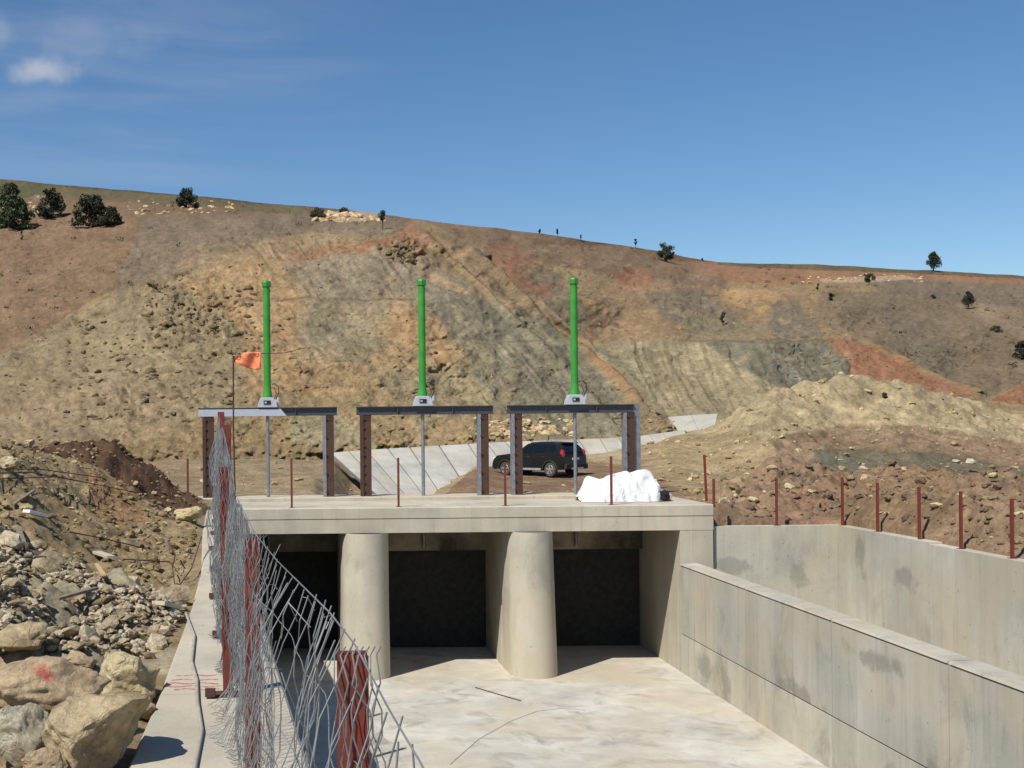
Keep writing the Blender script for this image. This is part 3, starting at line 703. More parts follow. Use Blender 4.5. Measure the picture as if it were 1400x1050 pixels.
# outer basin wall
ow_ = thing('basin_wall', 'tall pale concrete basin wall behind the channel wall topped by rusty posts', 'wall', (XO, 35, 0))
zo = 4.77
loc_build(MB().box((XR2+.03, 41.05, .5), (XO+.35, 41.4, zo)), 'wall_panel', M['conc_outer'], ow_)
ya = 41.04
def oseg(x0, y0, x1, y1, z0, z1):
    m = MB(); w = .36
    vs = [(x0, y0, .5), (x1, y1, .5), (x1+w, y1, .5), (x0+w, y0, .5), (x0, y0, z0), (x1, y1, z1), (x1+w, y1, z1), (x0+w, y0, z0)]
    m.add(vs, [(0, 3, 2, 1), (4, 5, 6, 7), (0, 1, 5, 4), (1, 2, 6, 5), (2, 3, 7, 6), (3, 0, 4, 7)]); loc_build(m, 'wall_panel', M['conc_outer'], ow_, bevel=.012)
oseg(XO, 41.03, XO+.02, 35.06, zo, zo); oseg(XO+.0, 35.04, XO+.0, 26.0, zo-.05, zo-.05); oseg(XO-.02, 25.98, XO-.02, 8, zo-.05, zo-.05)
bm_ = MB().box((13.0, -10, .4), (XO+.1, 41.1, .8)); tag(bm_.build('basin_floor', M['conc_floor']), kind='structure')
# left wall whose top carries the fence
lw = thing('channel_wall', 'low cream concrete wall top on the left carrying the wire fence and red paint marks', 'wall', (-1, 20, 0))
cuts = [-6, 2, 12.55, 22.5, 32, FY-.02]
for a, b in zip(cuts[:-1], cuts[1:]):
    m = MB(); ys = [a+.01]+[q for q, _ in LWL if a < q < b]+[b-.01]; N = len(ys)
    for y in ys:
        xl = float(lwl(y)); xr = .83-.082*y
        jl = .03*math.sin(y*1.7)
        m.v += [(xl-.15+jl, y, 2.0), (xl+jl, y, TOP-.05), (xl+.04+jl, y, TOP), (xr-.03, y, TOP), (xr, y, TOP-.03), (xr, y, -.1)]
    for i in range(N-1):
        for k in range(6): m.f.append((i*6+k, i*6+(k+1) % 6, (i+1)*6+(k+1) % 6, (i+1)*6+k))
    m.f.append(tuple(range(6))[::-1]); m.f.append(tuple((N-1)*6+k for k in range(6)))
    loc_build(m, 'wall_segment', M['conc_top'], lw)
# canal lining at the foot of the hill
can = thing('canal_lining', 'pale concrete slab lining of the canal slope behind the parked car', 'canal lining', tuple(P(600, 640, 72)))
LT = [(452, 619, 75), (500, 615, 76), (560, 611.5, 77), (640, 607, 78), (690, 604, 79), (760, 601.5, 80), (820, 599.5, 81), (870, 596.5, 82.5), (905, 592, 84), (934, 587.5, 86)]
LB = [(530, 690, 67), (565, 689, 68), (610, 688, 69), (690, 685, 70.5), (760, 682, 71.5), (820, 675, 72.5), (860, 668, 73.5), (900, 645, 75), (925, 620, 78), (944, 600, 81)]
def strip(LT, LB, k, name):
    # resample to slabs with small joints
    tp = [P(*q) for q in LT]; bp = [P(*q) for q in LB]; n_ = (len(tp)-1)*k
    def at(l, t):
        i = min(int(t), len(l)-2); return l[i].lerp(l[i+1], t-i)
    for j in range(n_):
        t0 = j/k+.012; t1 = (j+1)/k-.012
        a, b, c, d_ = at(tp, t0), at(tp, t1), at(bp, t1), at(bp, t0)
        m = MB(); th = Vector((0, .25, -.2))
        m.add([d_, c, b, a, d_+th, c+th, b+th, a+th], [(0, 1, 2, 3), (7, 6, 5, 4), (0, 4, 5, 1), (1, 5, 6, 2), (2, 6, 7, 3), (3, 7, 4, 0)])
        loc_build(m, name, M['conc_line'], can)
    m = MB(); o_ = Vector((0, .12, -.1))
    for i in range(len(tp)-1): m.add([bp[i]+o_, bp[i+1]+o_, tp[i+1]+o_*1.1, tp[i]+o_*1.1], [(0, 1, 2, 3)])
    loc_build(m, 'joint_filler', simple('joint_dark', (.10, .095, .085), .9), can)
strip(LT, LB, 2, 'slab')
strip([(913, 570, 95), (945, 567.5, 92), (981, 565.5, 89)], [(929, 592, 88), (955, 588, 86), (977, 584, 85)], 1, 'slab')

# ================================================================== sluice gates with green spindle covers
GY = 45.3; K = GY/F
def gate(ux0, ux1, pl, pr, cx, label, bay, lm_='rust'):
    c = P(cx, 684, GY); g = thing('sluice_gate', label, 'sluice gate', (c.x, GY, TOP+.13), 0, 'steel sluice gates along the deck')
    def X(u): return (u-PX+ROLL*20)*K-c.x
    zbt = 8.9-TOP-.13+ROLL*0; zbb = zbt-.31
    bm = MB(); x0, x1 = X(ux0), X(ux1)
    # channel section beam: web between two flanges
    bm.box((x0, -.16, zbt-.03), (x1, .20, zbt)); bm.box((x0, -.16, zbb), (x1, .20, zbb+.03)); bm.box((x0+.01, -.06, zbb+.03), (x1-.01, -.04, zbt-.03)); bm.box((x0+.01, .16, zbb+.03), (x1-.01, .18, zbt-.03))
    for q in range(5):
        xx = x0+(x1-x0)*(q+.5)/5; bm.box((xx-.01, -.15, zbb+.03), (xx+.01, -.04, zbt-.03)) if q in (1, 3) else None
    bm.build('beam', M['darksteel'], g)
    for u0 in (pl, pr):
        xa = X(u0); f = MB().box((xa, -.17, -.1), (xa+.10, .17, zbb-.002))
        f.box((xa+.30, -.17, -.1), (xa+.40, .17, zbb-.002)); f.box((xa+.10, -.02, -.1), (xa+.30, .02, zbb-.002))
        w = MB().box((xa+.102, -.15, -.1), (xa+.298, -.10, zbb-.003)).box((xa+.30, -.185, -.1), (xa+.36, -.172, zbb-.003))
        pp = MB().box((xa, -.17, -.1), (xa+.12, .17, zbb-.002)).build('post', M[lm_ if u0 == pl else 'steel'], g)
        rf = MB().box((xa+.122, -.14, -.1), (xa+.40, .14, zbb-.002))
        for q in range(9): rf.box((xa+.10, -.19, .15+q*.33), (xa+.16, -.141, .21+q*.33)) if u0 == pl or q % 2 == 0 else None
        for q in range(2): rf.box((xa+.17, -.15, zbb-.08-q*.1), (xa+.36, -.141, zbb-.03-q*.1))
        rf.build('post_channel', M['rust'], pp)
    MB().lathe([(.062, -1.9), (.062, zbb+.02)], (0, 0, 0), 14).build('lifting_rod', M['steel'], g, smooth=False)
    h = MB(); zz = zbt+.002
    h.prism([(-.36, zz), (-.33, zz+.14), (-.24, zz+.36), (.20, zz+.36), (.33, zz+.22), (.36, zz)], -.22, .22, 'y'); hb = h.build('gearbox', M['gear'], g, bevel=.015)
    MB().box((-.13, -.245, zz+.11), (.12, -.222, zz+.25)).build('window', M['black'], hb)
    MB().box((-.10, -.25, zz+.15), (-.02, -.246, zz+.21)).build('plate', M['lightpaint'], hb)
    mb = MB().lathe([(.09, 0), (.09, .18)], (.38, -.02, zz+.18), 10); mb.build('motor', M['gear'], hb)
    z0 = zz+.36; H = 4.02
    sc_m = MB().lathe([(.18, 0), (.18, .05), (.155, .2), (.132, .40), (.128, H)], (0, 0, z0), 22)
    cp = MB().lathe([(.135, 0), (.168, .02), (.168, .17), (.15, .22), (.05, .25)], (0, 0, z0+H), 8).build('cap', M['green'], g)
    sc_m.build('spindle_cover', M['green'], g)
    for q in range(7): MB().box((.12, -.07, z0+.55+q*.55), (.165, -.03, z0+.62+q*.55)).build('clip', M['green'], g)
    cb = MB().tube([(.30, -.1, zz+.3), (.42, -.1, zz+.55), (.40, -.08, zz+.75), (.28, -.06, zz+.86), (.16, -.05, zz+.84)], .018, 6); cb.build('cable', M['black'], g)
    MB().tube([(.24, .0, zz+.3), (.33, 0, zz+.5), (.25, 0, zz+.7), (.12, 0, zz+.72)], .014, 6).build('cable', M['black'], g)
    # gate leaf down in the bay
    b0, b1 = bay
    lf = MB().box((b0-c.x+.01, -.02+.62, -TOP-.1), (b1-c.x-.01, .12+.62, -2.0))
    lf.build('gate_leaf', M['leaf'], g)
    return g, X, zbt, zbb
g1, X1, zt1, zb1 = gate(271, 461, 277, 441, 367, 'steel gate frame with a half white beam and green cylinder, nearest the wire fence', (XL, 1.2))
# white painted length of the first beam
wp_ = MB(); xa, xb, xc = X1(271.5), X1(392), X1(384)
wp_.add([(xa, -.168, zb1+.0), (xb, -.168, zb1+.0), (xc, -.168, zt1-.055), (xa, -.168, zt1-.055), (xa, -.163, zb1), (xb, -.163, zb1), (xc, -.163, zt1-.055), (xa, -.163, zt1-.055)],
        [(0, 1, 2, 3), (7, 6, 5, 4), (0, 4, 5, 1), (1, 5, 6, 2), (2, 6, 7, 3), (3, 7, 4, 0)])
wp_.build('beam_cover_plate', M['lightpaint'], g1)
gate(487, 674, 492, 652, 579, 'steel gate frame with green cylinder in the middle, canal slabs behind it', (2.8, 6.67))
g3, X3, zt3, zb3 = gate(694, 866, 698, 851, 787, 'steel gate frame with green cylinder standing in front of the black car', (8.27, XR), 'steel')
MB().box((X3(863), -.05, -.1), (X3(875), .3, zt3+.02)).build('post', M['steel'], g3)

# ================================================================== posts
def hpost(mb, x, y, z, h, w=.1, lean=(0, 0)):
    t = .012; a = w/2
    def b(x0, y0, x1, y1):
        vs = [(x+x0, y+y0, z), (x+x1, y+y0, z), (x+x1, y+y1, z), (x+x0, y+y1, z)]; dx, dy = lean
        vs += [(p[0]+dx, p[1]+dy, z+h) for p in vs]
        mb.add(vs, [(0, 3, 2, 1), (4, 5, 6, 7), (0, 1, 5, 4), (1, 2, 6, 5), (2, 3, 7, 6), (3, 0, 4, 7)])
    b(-a, -a, a, -a+t); b(-a, a-t, a, a); b(-t/2, -a+t, t/2, a-t)
    return mb
POSTW = .07
def steel_post(u, v0, v1, Y, label, group, lean=0.0, x=None, zb=None):
    top = P(u, v0, Y); bot = P(u, v1, Y)
    z0 = zb if zb is not None else bot.z
    r = thing('fence_post', label, 'fence post', (bot.x if x is None else x, Y, z0), 0, group)
    hpost(MB(), 0, 0, .006, top.z-z0, POSTW, (lean, 0)).build('upright', M['primer'], r)
    MB().box((-.09, -.09, 0), (.09, .09, .012)).build('base_plate', M['primer'], r)
    return r
gd = 'rusty red posts along the deck edge'
for (u, v0, v1), lb in zip([(399, 627, 694), (545, 626, 692), (691, 632, 690), (836, 624, 688)],
        ['rusty red post on the deck edge left of the first round pier', 'rusty red post on the deck edge just right of the first round pier', 'rusty red post on the deck edge above the second pier', 'rusty red post on the deck edge in front of the white sheet']):
    steel_post(u, v0, v1, 41.15, lb, gd, zb=TOP)
steel_post(257, 627, 684, 44.8, 'thin rusty post at the far left end of the deck kerb', gd, zb=TOP+.13)
steel_post(966, 622, 689, 42.2, 'leaning rusty post beside the yellow boulder at the deck corner', gd, zb=TOP, lean=-.06)
steel_post(976, 655, 690, 41.0, 'short rusty post fixed to the right hand corner of the deck', gd, zb=TOP-.1)
jt = MB().box((XR2+.004, 40.93, 3.6), (XR2+.026, 41.0, TOP)); tag(jt.build('joint_strip', M['black']), 'dark vertical joint strip between deck corner and basin wall', 'joint strip')
gb = 'rusty red posts along the basin wall'
bl = ['rusty red post on the short frontal stretch of the basin wall', 'rusty red post on the corner where the basin wall turns', 'first rusty post after the corner on the long basin wall', 'rusty post on the basin wall where its top steps down',
      'rusty post on the basin wall in front of stony brown spoil', 'rusty post nearest the right edge on the basin wall']
for i, ((u, v0, v1), lb) in enumerate(zip([(1062, 654, 718), (1152, 653, 718), (1200, 660, 726), (1257, 666, 737), (1314, 672, 749), (1384, 682, 762)], bl)):
    Y = 41.2 if i < 1 else (XO+.18)*F/(u-PX)
    steel_post(u, v0, v1, Y, lb, gb, zb=zo if i < 3 else zo-.05)

# ================================================================== wire fence on the left wall
fence = thing('wire_mesh_fence', 'tangled galvanised wire mesh sagging between red posts along the left wall top', 'fence', (-.5, 8, TOP))
FP = [(4.05, .152, -.74), (8.5, -.355, -.76), (12.5, -.80, -.40), (16.0, -.985, .03), (19.6, -1.30, .24), (23.4, -1.58, -.15), (27.3, -1.88, -.45), (31.2, -2.15, -.6), (35.2, -2.4, -.7)]
for i, (y, x, t) in enumerate(FP):
    lean = .02*math.sin(i*2.3)
    m = hpost(MB(), x-lean, y, TOP+.006, EYE+t-TOP-.006, .1, (lean, 0))
    # front plate makes the post read as a broad flange
    p = loc_build(m, 'post', M['primer'], fence)
    bb = MB().box((x-.14, y-.14, TOP+.001), (x+.12, y+.10, TOP+.02)); bb.box((x-.20, y-.20, TOP+.02), (x-.10, y-.14, TOP+.10)); bb.box((x-.20, y-.14, TOP+.02), (x-.18, y+.05, TOP+.06))
    bp = bb.build('base_plate', M['rust'], None); bp.parent = p
    bp.matrix_parent_inverse = (Matrix.Translation(fence.location)).inverted() if False else Matrix.Identity(4)
    bp.parent = p; bp.matrix_parent_inverse = Matrix.Translation(fence.location).inverted() @ Matrix.Identity(4) if False else Matrix.Identity(4)
# the mesh: s runs along the fence; each wire zigzags down and twists with its neighbours
top_pts = [(2.6, None, (640, 1180)), (3.0, None, (575, 1048)), (3.5, None, (532, 975)), (4.05, None, (487, 888)), (5.0, None, (452, 842)), (6.2, None, (415, 805)), (7.4, None, (378, 768)), (8.5, None, (350, 733)), (9.6, None, (333, 700)), (10.8, None, (322, 678)),
           (12.5, None, (316, 640)), (14.2, None, (310, 610)), (16.0, None, (304, 585)), (18, None, (300, 590)), (19.6, None, (300, 566)), (22, None, (300, 620)), (25, None, (300, 640)), (29, None, (301, 655)), (33, None, (302, 665))]
TP = [P(uv[0], uv[1], y) for y, _, uv in top_pts]; TY = [q[0] for q in top_pts]
def topat(y):
    return Vector((float(np.interp(y, TY, [p.x for p in TP])), y, float(np.interp(y, TY, [p.z for p in TP]))))
rnd = random.Random(3)
def nz(a, b, c=0.0): return float(vn(np.array([a]), np.array([b]), c)[0])
ys = []; y = 2.6
while y < 33: ys.append(y); y += (.135 if y < 8.5 else .062)*(1 if y < 14 else 1.5 if y < 22 else 3)
ys = np.array(ys); wires = MB(); ch = .095
tx = np.interp(ys, TY, [p.x for p in TP]); tz = np.interp(ys, TY, [p.z for p in TP])
for layer in (0, 1):
    for i in range(len(ys)):
        if layer and ys[i] < 8.7: continue
        ch = .125 if ys[i] < 8.5 else .095; J = np.arange(int((tz[i]-TOP-.05*layer)/ch)+3); n_j = len(J)
        y = ys[i]+layer*.03; z = tz[i]-J*ch-.03*layer; side = np.where((i+J//2) % 2 == 0, 1, -1)
        am = .02+(.075+.03*layer)*np.clip(J/7, 0, 1); Yy = np.full(n_j, y)
        dx = (vn(Yy*1.1, z*1.3, 1+layer*30)*1.3+vn(Yy*3.7, z*3.1, 2+layer*30)*.7)*am
        dy = (vn(Yy*1.5, z*1.7, 5+layer*30)*1.2+vn(Yy*4.5, z*4.1, 6)*.6)*(.02+.06*np.clip(J/8, 0, 1)); dz = vn(Yy*2.3, z*2.9, 9)*.04*np.clip(J/3, 0, 1)
        zz = z+dz; base = TOP+.03+.05*np.abs(vn(Yy*3, J*1.0, 3)); push = np.where(zz < base, (base-zz)*.5, 0); zz = np.where(zz < base, base, zz)
        hd_ = tz[i]-z
        if y < 8.6: dx = dx-.20*(1-np.exp(-hd_/.45))*np.clip((8.9-y)/1.5, 0, 1)*min(1, max(.25, (y-2.4)/2))+side*.016+vn(Yy*6, z*5, 44)*.02
        X_ = tx[i]+dx-push*(.6 if y > 5 else .2)+(np.random.rand(n_j)-.5)*.006
        wires.tube(list(zip(X_, y+dy+side*(.064 if y < 8.5 else .028), zz)), (.0030 if y < 8.5 else .0024 if y < 12 else .0032), 4, False)
wires.tube([topat(y)+Vector((0, 0, .01)) for y in ys], .0032, 5, False)
for zo_, sd in ((-.42, 11), (-.9, 12)):
    wires.tube([topat(y)+Vector((nz(y*1.7, sd)*.07, 0, zo_+nz(y*1.3, sd+3)*.12)) for y in ys if topat(y).z+zo_ > TOP+.1 and y > 3.6], .0026, 4, False)
for (py_, px_, pt) in ((4.05, .152, -.74), (8.5, -.355, -.76), (12.5, -.80, -.40)):   # strands hanging over the post faces
    for q in range(8):
        x0 = px_-.06+.135*q/7; z0 = EYE+pt+.005; zz_ = z0; pts = [(x0+.02, py_+.03, z0+.01), (x0, py_-.062, z0)]
        for j in range(1, 22):
            zz_ -= .085
            if zz_ < TOP+.05: break
            pts.append((x0+(.016 if (j//2+q) % 2 else -.016)+.035*nz(q*.9, j*.35, py_), py_-.075-.05*abs(nz(q*.7, j*.3, 7)), zz_))
        wires.tube(pts, .0026, 4, False)
for k in range(50):   # twists and loose ends
    y = rnd.uniform(5.5, 16); t = topat(y); z = t.z-rnd.random()*1.5
    if z < TOP+.1: continue
    a = Vector((t.x+rnd.uniform(-.12, .12), y, z)); wires.tube([a, a+Vector((rnd.uniform(-.05, .05), rnd.uniform(-.1, .1), rnd.uniform(-.05, .1))), a+Vector((rnd.uniform(-.08, .08), rnd.uniform(-.2, .2), rnd.uniform(-.15, .15)))], .0025, 4, False)
loc_build(wires, 'wire_mesh', M['wire'], fence)
# cable lying on the wall top
cab = []
for k in range(90):
    v = 1070-(1070-838)*(k/89)**.9; 
    u = np.interp(v, [838, 870, 905, 930, 960, 1000, 1045, 1075], [254, 266, 262, 269, 270, 276, 267, 262])
    Y = (EYE-TOP-.02)*F/(v-PY+ROLL*(u-PX)); p = P(u, v, Y); p.z = TOP+.022; cab.append(p)
tag(MB().tube(cab, .02, 8).build('cable', M['cable'], smooth=True), 'grey cable snaking along the top of the left wall', 'cable')
# sprayed red marks on the wall top
mk = MB()
for k, (v, u0, u1) in enumerate([(923, 240, 297), (929, 235, 298), (934, 232, 299), (938, 228, 299), (942, 238, 300)]):
    pts = []
    for q in range(14):
        u = u0+(u1-u0)*q/13; vv = v+.7*math.sin(q*.8+k*2); Y = (EYE-TOP-.004)*F/(vv-PY+ROLL*(u-PX)); p = P(u, vv, Y); p.z = TOP+.004; pts.append(p)
    for a, b in zip(pts[:-1], pts[1:]):
        w = Vector((0, .026, 0)); mk.add([a-w, b-w, b+w, a+w], [(0, 1, 2, 3)])
rm = NT('red_spray', .9); ff = rm.rng(rm.noise(20), .35, .6, .05, .8); rm.base((.55, .13, .10)); rm.L(ff, rm.b.inputs['Alpha'])
o = mk.build('paint_mark', rm.m, lw); o.matrix_parent_inverse = Matrix.Translation(lw.location).inverted()
# rod with orange flag
fx = P(319, 490, 22)
fl = thing('marker_flag', 'orange cloth flag on a tall thin rusty rod beside the wire fence', 'flag', (fx.x, 22, TOP))
MB().tube([(0, 0, 0), (.01, 0, 1.4), (-.01, 0, 2.6), (0, 0, fx.z-TOP+.05)], .016, 6).build('rod', M['rust'], fl)
fm = MB(); NX, NZ = 16, 12
for j in range(NZ+1):
    for i in range(NX+1):
        a = i/NX; b = j/NZ; wv = .03*math.sin(a*9+b*3)+.02*math.sin(a*17-b*5)
        hh = .14+.20*max(0, math.sin((a-.25)*3.2))**.8 if a > .25 else .05+.09*a*4
        topz = fx.z-TOP+.02+.05*math.sin(a*2.4)+(.04 if a > .3 else 0)*1
        xx = .02+.46*a-.05*b*(1-a)+.06*b*math.sin(a*3)
        fm.v.append((xx, wv+.03*b, topz-b*hh-.03*math.sin(a*6)*b+.01*nz(a*9, b*7)))
for j in range(NZ):
    for i in range(NX): k = j*(NX+1)+i; fm.f.append((k, k+1, k+NX+2, k+NX+1))
fo = fm.build('cloth', M['orange'], fl, smooth=True); sm = fo.modifiers.new('s', 'SOLIDIFY'); sm.thickness = .006
MB().tube([(0.02, 0, fx.z-TOP+.03), (.45, .02, fx.z-TOP+.08), (.9, .05, fx.z-TOP+.09), (1.28, .05, fx.z-TOP+.18)], .007, 5).build('cord', M['rust'], fl)

# ================================================================== car
def paintmat(name, c, rough=.25, coat=.6, dust=.25):
    m = NT(name, rough, 0, .3); m.b.inputs['Coat Weight'].default_value = coat
    g = m.n('ShaderNodeSeparateXYZ'); m.L(m.co, g.inputs[0]); lo = m.rng(g.outputs['Z'], .2, 1.0, dust, .04)
    f = m.math('MULTIPLY', lo, m.rng(m.noise(5), .3, .7, .5, 1.3)); m.base(m.mix(f, c, (.26, .2, .14))); return m.m
M['car_'] = None; M['car'] = paintmat('black_car_paint', (.002, .004, .005), .3, .0, .02)
M['trim'] = simple('dark_trim', (.03, .03, .032), .7); M['silver'] = simple('silver_trim', (.45, .45, .45), .4, .5)
M['glass'] = NT('tinted_glass', .15, 0, .3).base((.006, .010, .012)).m; M['tyre'] = simple('dusty_tyre', (.075, .062, .05), .9)
M['rim'] = simple('alloy_rim', (.42, .42, .42), .4, .6); M['redlamp'] = NT('red_lamp', .2, 0, .6).base((.5, .02, .02)).m
M['plate'] = simple('white_plate', (.65, .65, .62), .5)
cz = near_vert(MW, P(738, 648, 60).x, 60, 0, 0)
cp_ = P(737, 648, 60.3)
car = thing('parked_car', 'black five door estate car with silver roof rails parked on the dirt track', 'car', (cp_.x, 60.3, cz-.02), math.radians(141-9))
# x forward, y left; the camera sees the left side? the car's left flank faces the camera
def arch(cx, r, n=10): return [(cx+r*math.cos(t), .33+r*math.sin(t)) for t in [PI*k/n for k in range(n+1)]]
low = [(-2.08, .42), (-2.14, .60), (-2.12, .95), (-2.05, 1.08), (.80, 1.10), (1.1, 1.07), (1.85, .98), (2.10, .82), (2.17, .58), (2.12, .36)]
bottom = [(2.12, .30)]+[(q[0], q[1]) for q in arch(1.36, .40)]+[(.9, .28), (-.86, .28)]+[(q[0], q[1]) for q in arch(-1.31, .40)]+[(-1.75, .33)]
prof = low+bottom
def loft(prof, ws, name, mat, parent, bevel=0, smooth=False):
    """prof (x, z) extruded over half widths ws: [(y, inset)]"""
    m = MB(); n_ = len(prof); cx = sum(p[0] for p in prof)/n_; cz_ = sum(p[1] for p in prof)/n_
    for y, s in ws: m.v += [(cx+(x-cx)*(1-s), y, cz_+(z-cz_)*(1-s*.8)) for x, z in prof]
    for j in range(len(ws)-1):
        for k in range(n_): m.f.append((j*n_+k, j*n_+(k+1) % n_, (j+1)*n_+(k+1) % n_, (j+1)*n_+k))
    m.f.append(tuple(range(n_))[::-1]); m.f.append(tuple((len(ws)-1)*n_+k for k in range(n_)))
    return m.build(name, mat, parent, bevel=bevel, smooth=smooth)
body = loft(prof, [(-.91, .03), (-.87, .0), (.87, .0), (.91, .03)], 'body', M['car'], car)
# cabin: trapezoid in side view, narrowing upwards
cb = MB(); side = [(-2.07, 1.05, .86), (-1.96, 1.32, .77), (-1.74, 1.55, .67), (-1.45, 1.62, .63), (-.7, 1.66, .62), (-.15, 1.63, .63), (.12, 1.55, .66), (.86, 1.06, .84)]
for s in (-1, 1): cb.v += [(x, s*w, z) for x, z, w in side]
n_ = len(side); cb.f += [tuple(range(n_))[::-1], tuple(range(n_, 2*n_))]+[(k, (k+1) % n_, n_+(k+1) % n_, n_+k) for k in range(n_)]
cb.build('cabin', M['car'], car, bevel=.03)
def wq(pts, name, mat, parent, th=.012):
    """window panel on the flank: (x, z) points laid on the sloping cabin side"""
    for s in (-1, 1):
        m = MB(); f = lambda x, z: s*(.862-(z-1.05)*.375+.006)
        v0 = [(x, f(x, z), z) for x, z in pts]; v1 = [(x, f(x, z)-s*th*2, z) for x, z in pts]; k = len(pts)
        m.add(v0+v1, [tuple(range(k)), tuple(range(2*k-1, k-1, -1))]+[(i, (i+1) % k, k+(i+1) % k, k+i) for i in range(k)]); m.build(name, mat, parent)
wq([(-.18, 1.15), (.64, 1.13), (.14, 1.46), (-.18, 1.53)], 'side_window', M['glass'], car)
wq([(-1.05, 1.15), (-.25, 1.15), (-.25, 1.53), (-1.05, 1.53)], 'side_window', M['glass'], car)
wq([(-1.66, 1.22), (-1.13, 1.15), (-1.13, 1.52), (-1.48, 1.52)], 'side_window', M['glass'], car)
MB().add([(-2.075, -.66, 1.14), (-2.075, .66, 1.14), (-1.80, .58, 1.52), (-1.80, -.58, 1.52), (-2.0, -.66, 1.14), (-2.0, .66, 1.14), (-1.72, .58, 1.50), (-1.72, -.58, 1.50)], [(0, 1, 2, 3), (7, 6, 5, 4), (0, 4, 5, 1), (1, 5, 6, 2), (2, 6, 7, 3), (3, 7, 4, 0)]).build('rear_window', M['glass'], car)
MB().add([(.80, -.72, 1.13), (.80, .72, 1.13), (.16, .60, 1.56), (.16, -.60, 1.56), (.74, -.72, 1.10), (.74, .72, 1.10), (.1, .6, 1.5), (.1, -.6, 1.5)], [(0, 1, 2, 3), (7, 6, 5, 4), (0, 4, 5, 1), (1, 5, 6, 2), (2, 6, 7, 3), (3, 7, 4, 0)]).build('windscreen', M['glass'], car)
for s in (-1, 1):
    MB().tube([(-1.55, s*.60, 1.65), (-1.4, s*.58, 1.72), (-.15, s*.58, 1.71), (.0, s*.58, 1.60)], .022, 6).build('roof_rail', M['silver'], car)
    MB().box((-.82, s*.93-.03, .30), (.86, s*.93+.03, .40)).build('side_step', M['silver'], car, bevel=.01)
    # wheel arch lips and door seams
    for cx in (1.36, -1.31):
        MB().tube([(cx+.425*math.cos(t), s*.905, .33+.425*math.sin(t)) for t in [PI*k/12 for k in range(13)]], .035, 6).build('arch_trim', M['trim'], car)
    for x in (-1.1, -.22, .78): MB().box((x-.006, s*.905-.008, .45), (x+.006, s*.905+.008, 1.06)).build('door_seam', M['black'], car)
    for x in (-.95, -.08): MB().box((x-.1, s*.915-.015, .92), (x+.1, s*.915+.015, .96)).build('door_handle', M['trim'], car)
    MB().prism([(-2.10, .93), (-2.06, 1.20), (-1.96, 1.30), (-1.90, 1.10), (-1.95, .92)], s*.74, s*.895, 'y').build('tail_lamp', M['redlamp'], car, bevel=.01)
    MB().box((1.96, s*.80-.1, .74), (2.12, s*.80+.1, .90)).build('headlamp', M['plate'], car, bevel=.02)
    MB().box((.66, s*.98-.10, 1.05), (.80, s*.98+.10, 1.18)).build('wing_mirror', M['car'], car, bevel=.03)
MB().box((-2.24, -.86, .36), (-2.06, .86, .62)).build('rear_bumper', M['trim'], car, bevel=.04)
MB().box((-2.26, -.45, .36), (-2.22, .45, .44)).build('bumper_guard', M['silver'], car)
MB().box((-2.165, -.26, .80), (-2.14, .26, .90)).build('number_plate', M['plate'], car)
MB().box((2.08, -.82, .36), (2.24, .82, .58)).build('front_bumper', M['trim'], car, bevel=.04)
MB().prism([(-1.62, 1.60), (-1.88, 1.62), (-1.88, 1.58), (-1.7, 1.555)], -.58, .58, 'y').build('roof_spoiler', M['car'], car)
for cx in (1.36, -1.31):
    for s in (-1, 1):
        w = thing('wheel', None, None, (cx, s*.80, .335)); w.name = 'wheel'; w.parent = car
        MB().lathe([(.20, -.11), (.30, -.11), (.335, -.08), (.335, .08), (.30, .11), (.20, .11)], (0, 0, 0), 26, 'y').build('tyre', M['tyre'], w, smooth=False)
        MB().lathe([(.20, -.09), (.20, .09)], (0, 0, 0), 20, 'y').build('brake_drum', M['black'], w)
        r = MB().lathe([(.205, 0), (.225, s*.02), (.205, s*.04), (.19, s*.02)], (0, s*.085, 0), 24, 'y')
        for k in range(5):
            t = 2*PI*k/5+.3; c_, s_ = math.cos(t), math.sin(t); wdt = .035
            vs = [(q*c_-p_*s_, yy, q*s_+p_*c_) for yy in (s*.095, s*.118) for q, p_ in ((.02, -wdt), (.2, -wdt*.8), (.2, wdt*.8), (.02, wdt))]
            r.add(vs, [(0, 1, 2, 3), (7, 6, 5, 4), (0, 4, 5, 1), (1, 5, 6, 2), (2, 6, 7, 3), (3, 7, 4, 0)])
        r.lathe([(.055, 0), (.04, s*.03)], (0, s*.1, 0), 12, 'y').build('rim', M['rim'], w)

